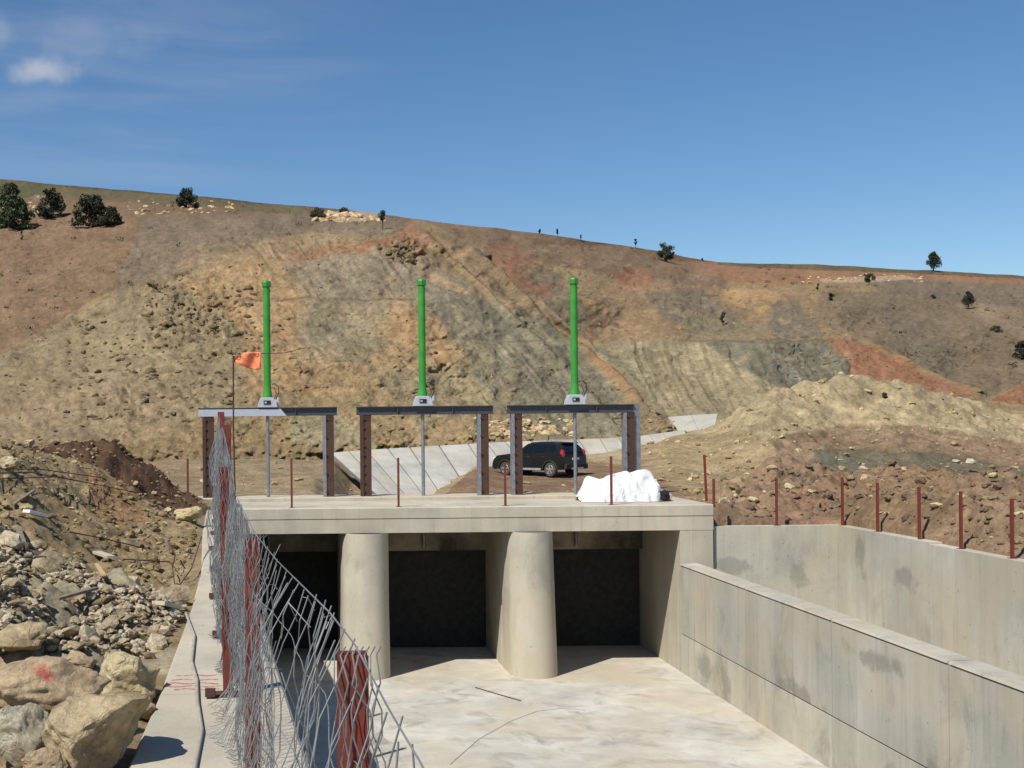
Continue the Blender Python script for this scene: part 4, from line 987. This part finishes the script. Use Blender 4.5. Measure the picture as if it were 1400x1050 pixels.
# ================================================================== rocks
def rock_mesh(seed, rough=.28, sub=3, flat=.8, cuts=5):
    import bmesh
    bm = bmesh.new(); bmesh.ops.create_icosphere(bm, subdivisions=sub, radius=1)
    rs = np.random.RandomState(seed); V_ = np.array([v.co[:] for v in bm.verts])
    for _ in range(cuts):
        d = rs.normal(size=3); d /= np.linalg.norm(d); h = rs.uniform(.5, .85); t = V_@d; V_ -= np.outer(np.maximum(t-h, 0), d)*.92
    nn = fbm(V_[:, 0]*1.6+seed*3, V_[:, 1]*1.6, V_[:, 2]*1.6+seed, 4, .55)
    V_ *= (1+rough*nn-.10*rough*np.abs(fbm(V_[:, 0]*6+seed, V_[:, 1]*6, V_[:, 2]*6, 3)) )[:, None]; V_[:, 2] *= flat
    F_ = [tuple(v.index for v in f.verts) for f in bm.faces]; bm.free(); return V_, F_
def rockmat(name, c, c2, sc=1.5):
    m = NT(name, .95, 0, .1); f = m.rng(m.noise(sc, 7, .65), .42, .6, 0, 1); g = m.rng(m.noise(sc*7, 6, .7), .3, .7, .72, 1.25)
    v = m.n('ShaderNodeTexVoronoi', feature='DISTANCE_TO_EDGE'); v.inputs['Scale'].default_value = sc*1.6
    w = m.n('ShaderNodeVectorMath', operation='ADD'); m.L(m.co, w.inputs[0]); cn = m.n('ShaderNodeTexNoise'); cn.inputs['Scale'].default_value = sc*2; cn.inputs['Detail'].default_value = 5; m.L(m.co, cn.inputs['Vector'])
    w2 = m.n('ShaderNodeVectorMath', operation='SCALE'); m.L(cn.outputs['Color'], w2.inputs[0]); w2.inputs['Scale'].default_value = .9/sc; m.L(w2.outputs[0], w.inputs[1]); m.L(w.outputs[0], v.inputs['Vector'])
    cr = m.rng(v.outputs['Distance'], 0, .05, .0, 1)
    col = m.mix(1.0, m.mix(f, c, c2), m.grey(g), 'MULTIPLY'); m.base(m.mix(m.math('MULTIPLY', m.math('SUBTRACT', 1.0, cr), .12), col, tuple(q*.45 for q in c2)))
    m.bump(m.math('ADD', m.math('ADD', m.noise(sc*3, 8, .72), m.math('MULTIPLY', m.noise(sc*1.1, 3), 1.5)), m.math('MULTIPLY', cr, .10)), 1.0, .2/sc); return m.m
RM = [rockmat('ochre_rock', lin((208, 188, 150)), lin((172, 150, 118))), rockmat('brown_rock', lin((202, 178, 144)), lin((168, 144, 114))), rockmat('grey_green_rock', lin((196, 188, 164)), lin((160, 150, 124)), 3), rockmat('cream_rock', lin((220, 204, 162)), lin((180, 158, 120)))]
def boulder(u, v, wpx, hpx, mat, seed, label, Y=None, z=None, rz=0, flat=None, depth=1.0):
    """u, v = centre of its foot in the photo"""
    p = bank_hit(u, v) if Y is None else P(u, v, Y)
    if p is None: p = P(u, v, 8)
    w = wpx*p.y/F/2; h = hpx*p.y/F
    V_, F_ = rock_mesh(seed, .22, 5, 1, 14)
    c, s = math.cos(rz), math.sin(rz)
    x = V_[:, 0]*c-V_[:, 1]*s; y = V_[:, 0]*s+V_[:, 1]*c
    sx = w/max(abs(x).max(), .01); sz = h/2/max(abs(V_[:, 2]).max(), .01)
    m = MB(); m.v = [(a*sx, b*sx*depth, q*sz+h*.42) for a, b, q in zip(x, y, V_[:, 2])]; m.f = F_
    o = m.build('boulder', RM[mat], smooth=True, loc=tuple(p)); tag(o, label, 'boulder', 'boulders dumped beside the wall' if Y is None else None); return o
boulder(122, 1062, 165, 125, 0, 11, 'large tan boulder against the left wall at the bottom of the photo')
b2 = boulder(62, 1000, 175, 110, 1, 23, 'broad brown boulder daubed with red paint')
boulder(172, 965, 92, 84, 3, 31, 'yellow topped boulder in front of the grey rubble')
boulder(22, 1048, 95, 95, 2, 44, 'grey green fractured boulder at the left edge')
boulder(22, 900, 90, 42, 0, 51, 'flat tan rock behind the red daubed boulder', rz=1)
boulder(195, 985, 40, 32, 1, 63, 'small brown rock wedged between the big boulders and the wall')
boulder(60, 1075, 60, 46, 1, 66, 'small orange brown rock below the grey green boulder')
boulder(8, 958, 60, 34, 0, 67, 'ochre rock at the left edge behind the grey green boulder')
boulder(108, 920, 50, 30, 1, 69, 'small brown rock between rubble and the red daubed boulder')
boulder(255, 712, 44, 26, 3, 71, 'cream boulder where the earth bank meets the far end of the wall')
boulder(230, 706, 12, 9, 3, 72, 'small white stone left of the cream boulder')
boulder(12, 645, 32, 24, 3, 73, 'pale boulder on the slope at the left edge')
boulder(42, 612, 16, 14, 3, 74, 'small yellow stone high on the left bank')
boulder(988, 703, 24, 30, 3, 75, 'round yellow boulder beside the deck corner', Y=43)
boulder(1088, 545, 14, 11, 3, 76, 'pale boulder on the left shoulder of the yellow spoil mound', Y=77)
boulder(1307, 634, 13, 7, 2, 77, 'left of two pale rocks on the dark spoil slope', Y=56)
boulder(1328, 634, 18, 8, 2, 78, 'right of two pale rocks on the dark spoil slope', Y=56)
# red daub on the brown boulder (a sheet following its surface is not needed: a patch in its material)
m = NT('painted_rock', .95, 0, .15); f = m.rng(m.noise(1.5, 7, .65), .42, .6, 0, 1); g = m.rng(m.noise(10, 6, .7), .3, .7, .72, 1.25)
base = m.mix(1.0, m.mix(f, lin((202, 178, 144)), lin((168, 144, 114))), m.grey(g), 'MULTIPLY')
sp_ = m.n('ShaderNodeVectorMath', operation='DISTANCE'); m.L(m.co, sp_.inputs[0]); sp_.inputs[1].default_value = (.02, -.18, .5)
rr = m.math('ADD', sp_.outputs['Value'], m.math('MULTIPLY', m.noise(9), .18)); m.base(m.mix(m.rng(rr, .17, .24, .75, 0), base, (.55, .09, .07))); m.bump(m.math('ADD', m.noise(5, 8, .72), m.math('MULTIPLY', m.noise(1.6, 3), 1.5)), 1.0, .11)
b2.data.materials[0] = m.m
# scattered stones and rubble
ROCKS = [rock_mesh(100+i, .25, 1 if i < 6 else 2, .75, 4) for i in range(10)]
def scatter(name, pts, mat, label=None, lo=0, hi=10, ang=True):
    """pts: (x, y, z, size)"""
    vs = []; fs = []; off = 0; rs = np.random.RandomState(len(pts))
    for x, y, z, s in pts:
        V_, F_ = ROCKS[rs.randint(lo, hi)]
        t = rs.uniform(0, 6.28); c, q = math.cos(t), math.sin(t); R = np.array([[c, -q, 0], [q, c, 0], [0, 0, 1]])
        t = rs.uniform(-.9, .9); c, q = math.cos(t), math.sin(t); R = R@np.array([[1, 0, 0], [0, c, -q], [0, q, c]])
        W_ = (V_*np.array([rs.uniform(.7, 1.3), rs.uniform(.6, 1.1), rs.uniform(.45, .95)])*s)@R.T+np.array([x, y, z]); vs.append(W_); fs += [tuple(a+off for a in f) for f in F_]; off += len(V_)
    m = MB(); m.v = [tuple(q) for q in np.concatenate(vs)]; m.f = fs
    me = bpy.data.meshes.new(name); me.from_pydata(m.v, [], m.f); me.update(); o = bpy.data.objects.new(name, me); COL.objects.link(o); me.materials.append(mat)
    return tag(o, label, None, None, 'stuff')
rs = random.Random(5)
RUB = [(0, 700), (60, 705), (100, 730), (150, 760), (200, 790), (252, 830), (222, 880), (225, 915), (150, 890), (100, 905), (0, 870), (-60, 880), (-60, 690)]
ub, vb = np.array([0.]), np.array([0.])
def pip(u, v, poly): return bool(in_poly(np.array([float(u)]), np.array([float(v)]), poly)[0])
rub = {0: [], 1: [], 2: []}
kk = np.arange(LX.size); uu_, vv_ = Lu.reshape(-1), Lv.reshape(-1); okk = kk[in_poly(uu_, vv_, RUB) & (LY.reshape(-1) > 8.3) & (LY.reshape(-1) < 22)]
patch_ = fbm(LX/.9, LY/1.3, 77, 3).reshape(-1)
for cnt in range(13000):
    q = rs.choice(okk); px_, py_, pz_ = LV.reshape(-1, 3)[q]; px_ += rs.uniform(-.04, .04); py_ += rs.uniform(-.08, .08)
    s = rs.choice([.018, .022, .028, .035, .04, .05, .07, .10])*rs.uniform(.42, .9)*(.7+py_/30)
    if cnt % 28 == 0: s *= 2.3
    if patch_[q] < -.5: continue
    rub[rs.choice([0, 0, 0, 1, 1, 1, 1, 2])].append((px_, py_, pz_+s*.3+rs.random()*.05, s))
scatter('rubble', rub[0], rockmat('grey_rubble', lin((176, 161, 134)), lin((144, 128, 104)), 4), 'broken grey concrete rubble heaped beside the wall', 0, 7)
scatter('rubble', rub[1], rockmat('pale_rubble', lin((204, 190, 162)), lin((170, 154, 128)), 5), 'pale broken concrete rubble heaped beside the wall', 0, 7)
scatter('rubble', rub[2], rockmat('brown_rubble', lin((140, 122, 98)), lin((100, 88, 74)), 5), 'brown broken rubble heaped beside the wall')
st = [[], []]
for k in range(6500):
    Y = rs.uniform(13, 44); d_ = rs.uniform(.2, 11)**1.0; x = float(lwl(Y))-d_; s = rs.choice([.02, .025, .03, .04, .05, .07, .10])*rs.uniform(.8, 1.4)
    st[rs.random() < .35].append((x, Y, bank_z(x, Y)+s*.2, s))
scatter('stones', st[0], rockmat('bank_stone', lin((150, 132, 98)), lin((116, 98, 74)), 3), 'stones strewn over the left earth bank')
scatter('stones', st[1], rockmat('bank_stone_pale', lin((184, 168, 128)), lin((150, 130, 96)), 3), 'pale stones strewn over the left earth bank')
# stones on the middle ground and spoil
sa = [[], [], []]
HR, HCn = MW.shape[:2]
for k in range(2600):
    j = rs.randrange(4, HR-5); i = rs.randrange(90, HCn-60); x, y, z = MW[j, i]; u = MU[j, i]
    if u < 860 and rs.random() < .85: continue
    w = rs.random(); s = rs.choice([.05, .06, .08, .1, .14, .2])*rs.uniform(.7, 1.4)
    if y < 54 and u > 985: sa[0 if w < .75 else 2].append((x, y, z+s*.2, s*1.25))
    else: sa[1 if w < .6 else 2].append((x, y, z+s*.2, s))
scatter('stones', sa[0], rockmat('spoil_stone', lin((144, 122, 98)), lin((110, 92, 74)), 3), 'brown stones in the spoil behind the basin wall')
scatter('stones', sa[1], rockmat('mound_stone', lin((176, 158, 116)), lin((140, 122, 88)), 3), 'tan stones on the spoil mounds')
scatter('stones', sa[2], rockmat('mound_stone_pale', lin((206, 190, 150)), lin((172, 152, 112)), 3), 'pale stones on the spoil mounds')
sx_ = [[], []]
for k in range(1100):
    j = rs.randrange(3, 95); i = int(np.searchsorted(mu, rs.uniform(985, 1420))); x, y, z = MW[j, i]
    if y > 54: continue
    s = rs.choice([.03, .04, .05, .06, .09, .14])*rs.uniform(.7, 1.4); sx_[rs.random() < .3].append((x, y, z+s*.1, s))
scatter('stones', sx_[0], rockmat('spoil_lump', lin((132, 111, 90)), lin((104, 88, 70)), 3), 'earthy lumps in the spoil behind the basin wall')
scatter('stones', sx_[1], rockmat('spoil_lump_pale', lin((160, 138, 108)), lin((128, 108, 84)), 3), 'lighter lumps in the spoil behind the basin wall')
# stones on the hill
sb = [[], [], []]
def hill_pts(n_, box, arr, smin, smax, poly=None):
    for _ in range(n_):
        u = rs.uniform(box[0], box[2]); v = rs.uniform(box[1], box[3])
        if poly and not pip(u, v, poly): continue
        if v < sky_v(u)+4: continue
        t = (v-float(toe_v(u)))/(float(sky_v(u))-float(toe_v(u)));
        if t < 0: continue
        j = min(NW-1, int(t*(NW-1))); i = int(np.argmin(abs(uu-u))); x, y, z = HV[j, i]; s = rs.uniform(smin, smax)
        arr.append((x, y+s*.15, z, s))
hill_pts(260, (0, 360, 420, 600), sb[0], .10, .30)
hill_pts(90, (200, 385, 350, 460), sb[0], .15, .6); hill_pts(120, (90, 430, 340, 570), sb[0], .15, .55)
hill_pts(40, (530, 325, 570, 360), sb[0], .3, .7)
hill_pts(420, (400, 340, 1100, 610), sb[1], .08, .28)
hill_pts(160, (1100, 390, 1400, 540), sb[0], .12, .32)
hill_pts(45, (160, 275, 320, 293), sb[2], .25, .7); hill_pts(60, (0, 268, 60, 292), sb[2], .25, .6); hill_pts(80, (430, 288, 525, 302), sb[2], .3, .9)
hill_pts(40, (840, 560, 930, 595), sb[1], .2, .5); hill_pts(90, (640, 572, 790, 597), sb[2], .15, .45)
hill_pts(40, (1100, 375, 1260, 386), sb[2], .2, .5)
scatter('rocks', sb[0], rockmat('hill_rock_dark', lin((134, 117, 88)), lin((98, 86, 66)), 1), 'dark rocks on the hillside')
scatter('rocks', sb[1], rockmat('hill_rock', lin((162, 144, 108)), lin((130, 114, 86)), 1), 'tan rocks on the cut slope')
scatter('rocks', sb[2], rockmat('hill_rock_pale', lin((214, 190, 150)), lin((180, 150, 110)), 1), 'pale rocks on the hillside')

# debris that can be told apart
def beam_between(name, pa, pb, w, h, mat, label, cat, group=None):
    a, b = Vector(pa), Vector(pb); L_ = (b-a).length
    o = MB().box((0, -w/2, -h/2), (L_, w/2, h/2)).build(name, mat, bevel=min(w, h)*.1); o.location = a; o.rotation_euler = (b-a).to_track_quat('X', 'Z').to_euler(); return tag(o, label, cat, group)
def onbank(u, v, lift=.1):
    p = bank_hit(u, v); return p+Vector((0, 0, lift))
beam_between('plank', onbank(24, 728), onbank(38, 785, .15), .10, .03, M['plank'], 'dark upright plank leaning on the grey rubble', 'plank')
beam_between('plank', onbank(132, 780), onbank(142, 806, .2), .07, .03, M['paleplank'], 'short light wooden stake stuck in the rubble', 'plank')
beam_between('plank', onbank(18, 702), onbank(46, 681, .15), .07, .03, M['plank'], 'thin plank end lying near the white slab', 'plank')
beam_between('plank', onbank(-10, 782, .08), onbank(60, 770, .08), .12, .05, M['plank'], 'dark plank half buried at the left edge of the rubble', 'plank')
beam_between('plank', onbank(78, 838, .12), onbank(132, 826, .12), .08, .04, M['plank'], 'dark board lying across the dark hole in the rubble', 'plank')
beam_between('slab', onbank(36, 708, .12), onbank(60, 718, .12), .22, .06, simple('white_slab', (.72, .72, .70), .7), 'small white slab on top of the grey rubble', 'slab')
beam_between('slab', onbank(132, 764, .1), onbank(152, 776, .1), .16, .05, M['conc_line'], 'pale broken slab on the edge of the rubble heap', 'slab')
beam_between('slab', onbank(216, 838, .1), onbank(238, 842, .12), .25, .06, M['conc_outer'], 'flat lilac grey slab fragment beside the wall', 'slab')
def rebar(pts, label):
    tag(MB().tube(pts, .012, 6).build('rebar', M['rust']), label, 'rebar', 'rusty bars on the left bank')
rebar([onbank(-20, 660, .25), onbank(60, 662, .3), onbank(142, 664, .15)], 'upper long rusty bar lying across the earth bank')
rebar([onbank(-20, 672, .2), onbank(80, 675, .3), onbank(190, 681, .12)], 'lower long rusty bar lying across the earth bank')
rebar([onbank(-20, 667, .25), onbank(40, 668, .3), onbank(120, 668, .15)], 'middle long rusty bar lying across the earth bank')
rebar([onbank(95, 740, .1), onbank(140, 750, .14), onbank(200, 757, .08)], 'bent rusty bar lying above the rubble')
rebar([onbank(168, 772, .1), onbank(232, 780, .15), onbank(241, 786, .1)], 'rusty bar lying beside the forked branch')
rebar([onbank(231, 765, .3), onbank(240, 783, .3), onbank(236, 795, .2), onbank(240, 812, .05)], 'crooked rusty bar standing up near the wall')
rebar([onbank(240, 812, .05), onbank(262, 795, .2), onbank(276, 784, .35)], 'slanting rusty bar leaning toward the wall')

# ================================================================== white sheet on the deck
shm = NT('white_sheet', .55, 0, .4); shm.base(shm.mix(1.0, (.70, .70, .68), shm.grey(shm.rng(shm.noise(3), .3, .7, .93, 1.04)), 'MULTIPLY')); shm.bump(shm.noise(2.6, 4, .5, None, 2.5), .45, .12)
outl = [(788, 0), (793, 26), (806, 38), (818, 28), (832, 40), (860, 42), (876, 46), (884, 40), (890, 44), (897, 32), (903, 24), (894, 12), (880, 6), (872, 0)]
sm_ = MB(); NA, NB = 90, 40
scn = thing('covered_pile', 'crumpled white plastic sheet draped over a pile on the deck', 'sheet', tuple(P(840, 688, 43.1)[:2])+(TOP,))
cx0 = scn.location.x
for j in range(NB+1):
    for i in range(NA+1):
        a = i/NA; b = j/NB; u = 787+117*a
        hpx = .31*sum(np.interp(u+q_, [q[0] for q in outl[:12]], [q[1] for q in outl[:12]]) for q_ in (-5, 0, 5)) if True else np.interp(u, [q[0] for q in outl[:12]], [q[1] for q in outl[:12]]); hh = max(hpx, 1)*43/F
        s = math.sin(PI*b)**.8; fold = .10*nz(a*9+b*3, b*5-a*4, 3)+.05*nz(a*17-b*6, b*11+a*8, 4)
        x = (u-PX+1)*43.1/F-cx0; yy = (b-.5)*1.7*(.55+.45*math.sin(PI*min(max(a, .03), .97)))
        z = hh*s*(1+fold)+.015
        sm_.v.append((x+.06*nz(a*7, b*9, 6)+.025*nz(a*20, b*20, 16), yy+.13*nz(a*8, z*2, 7)+.06*nz(a*19+z*3, z*4, 17), max(z, .012)))
for j in range(NB):
    for i in range(NA): k = j*(NA+1)+i; sm_.f.append((k, k+1, k+NA+2, k+NA+1))
sm_.build('sheet', shm.m, scn, smooth=True)
def lump(name, u, v, wpx, hpx, Y, mat, seed, label, cat):
    p = P(u, v, Y); V_, F_ = rock_mesh(seed, .25, 3, 1, 4); m = MB(); w = wpx*Y/F/2; h = hpx*Y/F
    m.v = [(a*w*1.2, b*w*.8, q*h*.6+h*.45) for a, b, q in V_]; m.f = F_
    return tag(m.build(name, mat, loc=(p.x, Y, TOP), smooth=True), label, cat)
lump('cloth_bundle', 896, 688, 32, 16, 42.7, M['black'], 5, 'black bundle at the right foot of the white sheet', 'bundle')
lump('cloth_bundle', 323, 694, 12, 5, 41.8, M['black'], 6, 'small dark bundle on the deck behind the wire fence', 'bundle')
bk = P(913, 688, 43); tag(MB().box((-.12, -.1, 0), (.12, .12, .24)).build('block', M['conc_line'], loc=(bk.x, 43, TOP), bevel=.015), 'small pale concrete block beside the black bundle', 'block')
stn = NT('soot', .9); stn.base((.05, .045, .04)); stn.L(stn.rng(stn.noise(8), .4, .55, 0, .85), stn.b.inputs['Alpha'])

# ================================================================== trees and shrubs
leafm = {}
def leafmat(k, c):
    if k not in leafm:
        m = NT('foliage_'+k, .8, 0, .2); g = m.rng(m.noise(1.1, 3), .35, .65, .65, 1.35); m.base(m.mix(1.0, c, m.grey(g), 'MULTIPLY')); leafm[k] = m.m
    return leafm[k]
bark = simple('bark', (.09, .07, .05), .95)
def tree(name, u, v, wpx, hpx, kind, label, seed, colk='oak', trunk=.25, Y=None, base=None, cat='tree', dens=1.0):
    """u, v: foot of the trunk"""
    p = base if base is not None else (hill_at(u, v) if Y is None else P(u, v, Y))
    k = p.y/F; Wd = wpx*k/2; Hh = hpx*k; r = random.Random(seed)
    t = thing(name, label, cat, tuple(p))
    trunk = .02 if kind == 'bush' else trunk
    tm = MB(); tm.tube([(0, 0, -.5), (Wd*.04, 0, Hh*trunk), (-Wd*.03, 0, Hh*.55), (0, 0, Hh*.85)], [Hh*.035, Hh*.028, Hh*.015, Hh*.005], 8)
    clumps = []
    n_c = {'round': 26, 'cone': 40, 'bush': 42, 'sparse': 9, 'pair': 20}[kind]
    for q in range(n_c):
        a = r.uniform(0, 2*PI)
        if kind == 'cone':
            h = r.random()**.8; rad = Wd*(1-.82*abs(h-.28)**1.0/.72 if h > .28 else .75+.9*h)*r.random()**.5*.85; z = Hh*(trunk+(1-trunk)*h*.93); cs = Wd*.40*(1.1-h*.6)
        elif kind == 'sparse':
            h = r.random(); rad = Wd*.6*r.random()*(1-.3*h); z = Hh*(trunk+(1-trunk)*h); cs = Wd*.36
        else:
            h = r.random(); rad = Wd*math.sqrt(max(0, 1-((2*h-.75)**2*.55 if kind == 'round' else h*h*.9)))*r.random()**.5*.85; z = Hh*(trunk+(1-trunk)*h*.86)*r.uniform(.80, 1.08); cs = Wd*r.uniform(.16, .32)
        c = Vector((rad*math.cos(a), rad*math.sin(a), z)); clumps.append((c, cs))
        if q % 3 == 0: tm.tube([(0, 0, Hh*trunk*.8+.2*z*.3), tuple(c*.6+Vector((0, 0, z*.15))), tuple(c)], [Hh*.014, Hh*.008, Hh*.003], 5, False)
    tm.build('trunk', bark, t)
    lm = MB(); ls_ = max(.16, Wd*.15)
    for c, cs in clumps:
        for _ in range(int(90*dens)):
            d = Vector((r.gauss(0, 1), r.gauss(0, 1), r.gauss(0, .8))); d = d.normalized()*cs*r.random()**.35
            q = c+d; n1 = Vector((r.gauss(0, 1), r.gauss(0, 1), r.gauss(0, 1))).normalized(); n2 = n1.cross(Vector((r.gauss(0, 1), r.gauss(0, 1), r.gauss(0, 1)))).normalized(); s = ls_*r.uniform(.45, 1.1)
            if q.z < .02: q.z = .05
            lm.add([q-n1*s*.5, q+n2*s*.35, q+n1*s*.6, q-n2*s*.35], [(0, 1, 2, 3)])
    me = bpy.data.meshes.new('crown'); me.from_pydata(lm.v, [], lm.f); me.update(); o = bpy.data.objects.new('crown', me); COL.objects.link(o); me.materials.append(leafmat(colk, {'oak': (.065, .072, .038), 'dark': (.045, .052, .032), 'grey': (.11, .095, .065), 'green': (.065, .085, .04)}[colk])); o.parent = t
    return t
tree('shrub', 18, 314, 66, 48, 'bush', 'dark bushy tree cut by the left edge of the photo', 1, 'green', .05, cat='shrub')
tree('shrub', 20, 285, 40, 36, 'bush', 'olive bush behind the left edge tree', 2, 'oak', .05, cat='shrub', base=hill_at(14, 283))
tree('shrub', 70, 297, 44, 38, 'bush', 'narrow upright bush second from the left edge', 3, 'dark', .08, cat='shrub')
tree('shrub', 124, 308, 58, 42, 'bush', 'tall broad bush in the left group on the hill', 4, 'dark', .05, cat='shrub')
tree('shrub', 152, 306, 32, 25, 'bush', 'low bush at the right end of the left group', 5, 'dark', .05, cat='shrub')
tree('shrub', 255, 285, 36, 27, 'bush', 'ragged dark bush alone below the field edge', 6, 'dark', .08, cat='shrub')
tree('sapling', 523, 312, 18, 24, 'sparse', 'small dark topped sapling above the cut face', 7, 'dark', .5, cat='tree')
tree('shrub', 435, 297, 26, 12, 'bush', 'low flat bush left of the pale rocks on the crest', 8, 'grey', .1, cat='shrub')
tree('shrub', 470, 290, 14, 7, 'bush', 'tiny bush among the pale rocks on the crest', 9, 'grey', .1, cat='shrub')
tree('oak_tree', 911, 360, 30, 31, 'round', 'round leafy tree on the falling ridge right of the third green cylinder', 10, 'oak', .18)
tree('lone_tree', 1276, 371, 22, 27, 'cone', 'lone pointed dark tree standing on the right hand skyline', 12, 'dark', .25, dens=1.6)
tree('small_tree', 1188, 390, 19, 17, 'round', 'small round topped tree on bare slope below the skyline', 13, 'oak', .38)
tree('conifer', 1324, 420, 20, 22, 'cone', 'small twin peaked conifer on the right slope', 14, 'dark', .1)
tree('shrub', 1361, 456, 19, 11, 'bush', 'low reddish brown shrub on the right slope', 15, 'grey', .1, cat='shrub')
tree('shrub', 1398, 490, 28, 30, 'bush', 'dark round bush cut by the right edge', 16, 'dark', .08, cat='shrub')
tree('sapling', 869, 336, 5, 14, 'sparse', 'thin bare sapling on the skyline just left of the ridge tree', 17, 'dark', .4, base=hill_at(869, 340))
tree('sapling', 762, 322, 6, 11, 'sparse', 'small dark sapling on the skyline above the third cylinder', 18, 'dark', .3, base=hill_at(762, 324))
tree('sapling', 738, 318, 5, 8, 'sparse', 'tiniest sapling on the skyline left of the third cylinder', 19, 'dark', .3, base=hill_at(738, 321))
tree('sapling', 794, 327, 3, 8, 'sparse', 'thin sapling on the skyline right of the third cylinder', 20, 'dark', .3, base=hill_at(794, 329))
tree('shrub', 1118, 396, 5, 10, 'sparse', 'thin upright shrub on bare ground right of centre slope', 21, 'dark', .1, cat='shrub')
tree('shrub', 1136, 412, 12, 10, 'sparse', 'small ragged shrub below the thin upright shrub', 22, 'dark', .1, cat='shrub')
tree('shrub', 960, 357, 4, 4, 'bush', 'tiny shrub where the ridge meets the plateau', 23, 'dark', .1, cat='shrub')
tree('shrub', 1275, 408, 8, 5, 'bush', 'tiny dark shrub between the lone tree and the conifer', 24, 'dark', .1, cat='shrub')
tree('shrub', 1210, 556, 9, 18, 'sparse', 'dry plant growing on the yellow spoil mound', 25, 'grey', .2, Y=78, cat='shrub')
tree('shrub', 30, 330, 5, 14, 'sparse', 'thin dry plant on the brown slope below the left bushes', 26, 'grey', .2, cat='shrub')
tree('shrub', 988, 442, 12, 14, 'sparse', 'small grey shrub on the grey patch of the cut', 27, 'grey', .1, cat='shrub')
# small tufts on the natural slopes
tf = MB(); r = random.Random(9)
for _ in range(150):
    u = r.uniform(0, 1400); v = r.uniform(300, 540)
    if not (pip(u, v, [(0, 290), (540, 300), (300, 340), (180, 390), (0, 480)]) or pip(u, v, [(600, 310), (980, 362), (1400, 395), (1400, 540), (1330, 530), (1130, 440), (960, 380), (800, 360)])): continue
    p = hill_at(u, v)
    for q in range(22):
        d = Vector((r.gauss(0, .22), r.gauss(0, .22), abs(r.gauss(0, .2)))); a = p+d; n1 = Vector((r.gauss(0, 1), r.gauss(0, 1), r.gauss(0, 1))).normalized()*.13; n2 = Vector((r.gauss(0, 1), r.gauss(0, 1), r.gauss(0, 1))).normalized()*.08
        tf.add([a-n1, a+n2, a+n1, a-n2], [(0, 1, 2, 3)])
me = bpy.data.meshes.new('tufts'); me.from_pydata(tf.v, [], tf.f); o = bpy.data.objects.new('scrub_tufts', me); COL.objects.link(o); me.materials.append(leafmat('oak', (.05, .062, .03))); tag(o, 'tiny dry tufts dotted over the bare slopes', kind='stuff')

def fl_pt(u, v, z=.012):
    Y = (EYE-z)*F/(v-PY+ROLL*(u-PX)); return P(u, v, Y)
tag(MB().tube([fl_pt(650, 940), fl_pt(684, 950), fl_pt(712, 958)], .018, 6).build('rebar', M['rust']), 'straight dark bar lying on the channel floor between the piers', 'rebar')
tag(MB().tube([fl_pt(615, 1045), fl_pt(655, 1010), fl_pt(700, 985), fl_pt(735, 972), fl_pt(770, 968), fl_pt(800, 971)], .006, 6).build('cord', M['cable']), 'thin cord curving over the channel floor', 'cord')
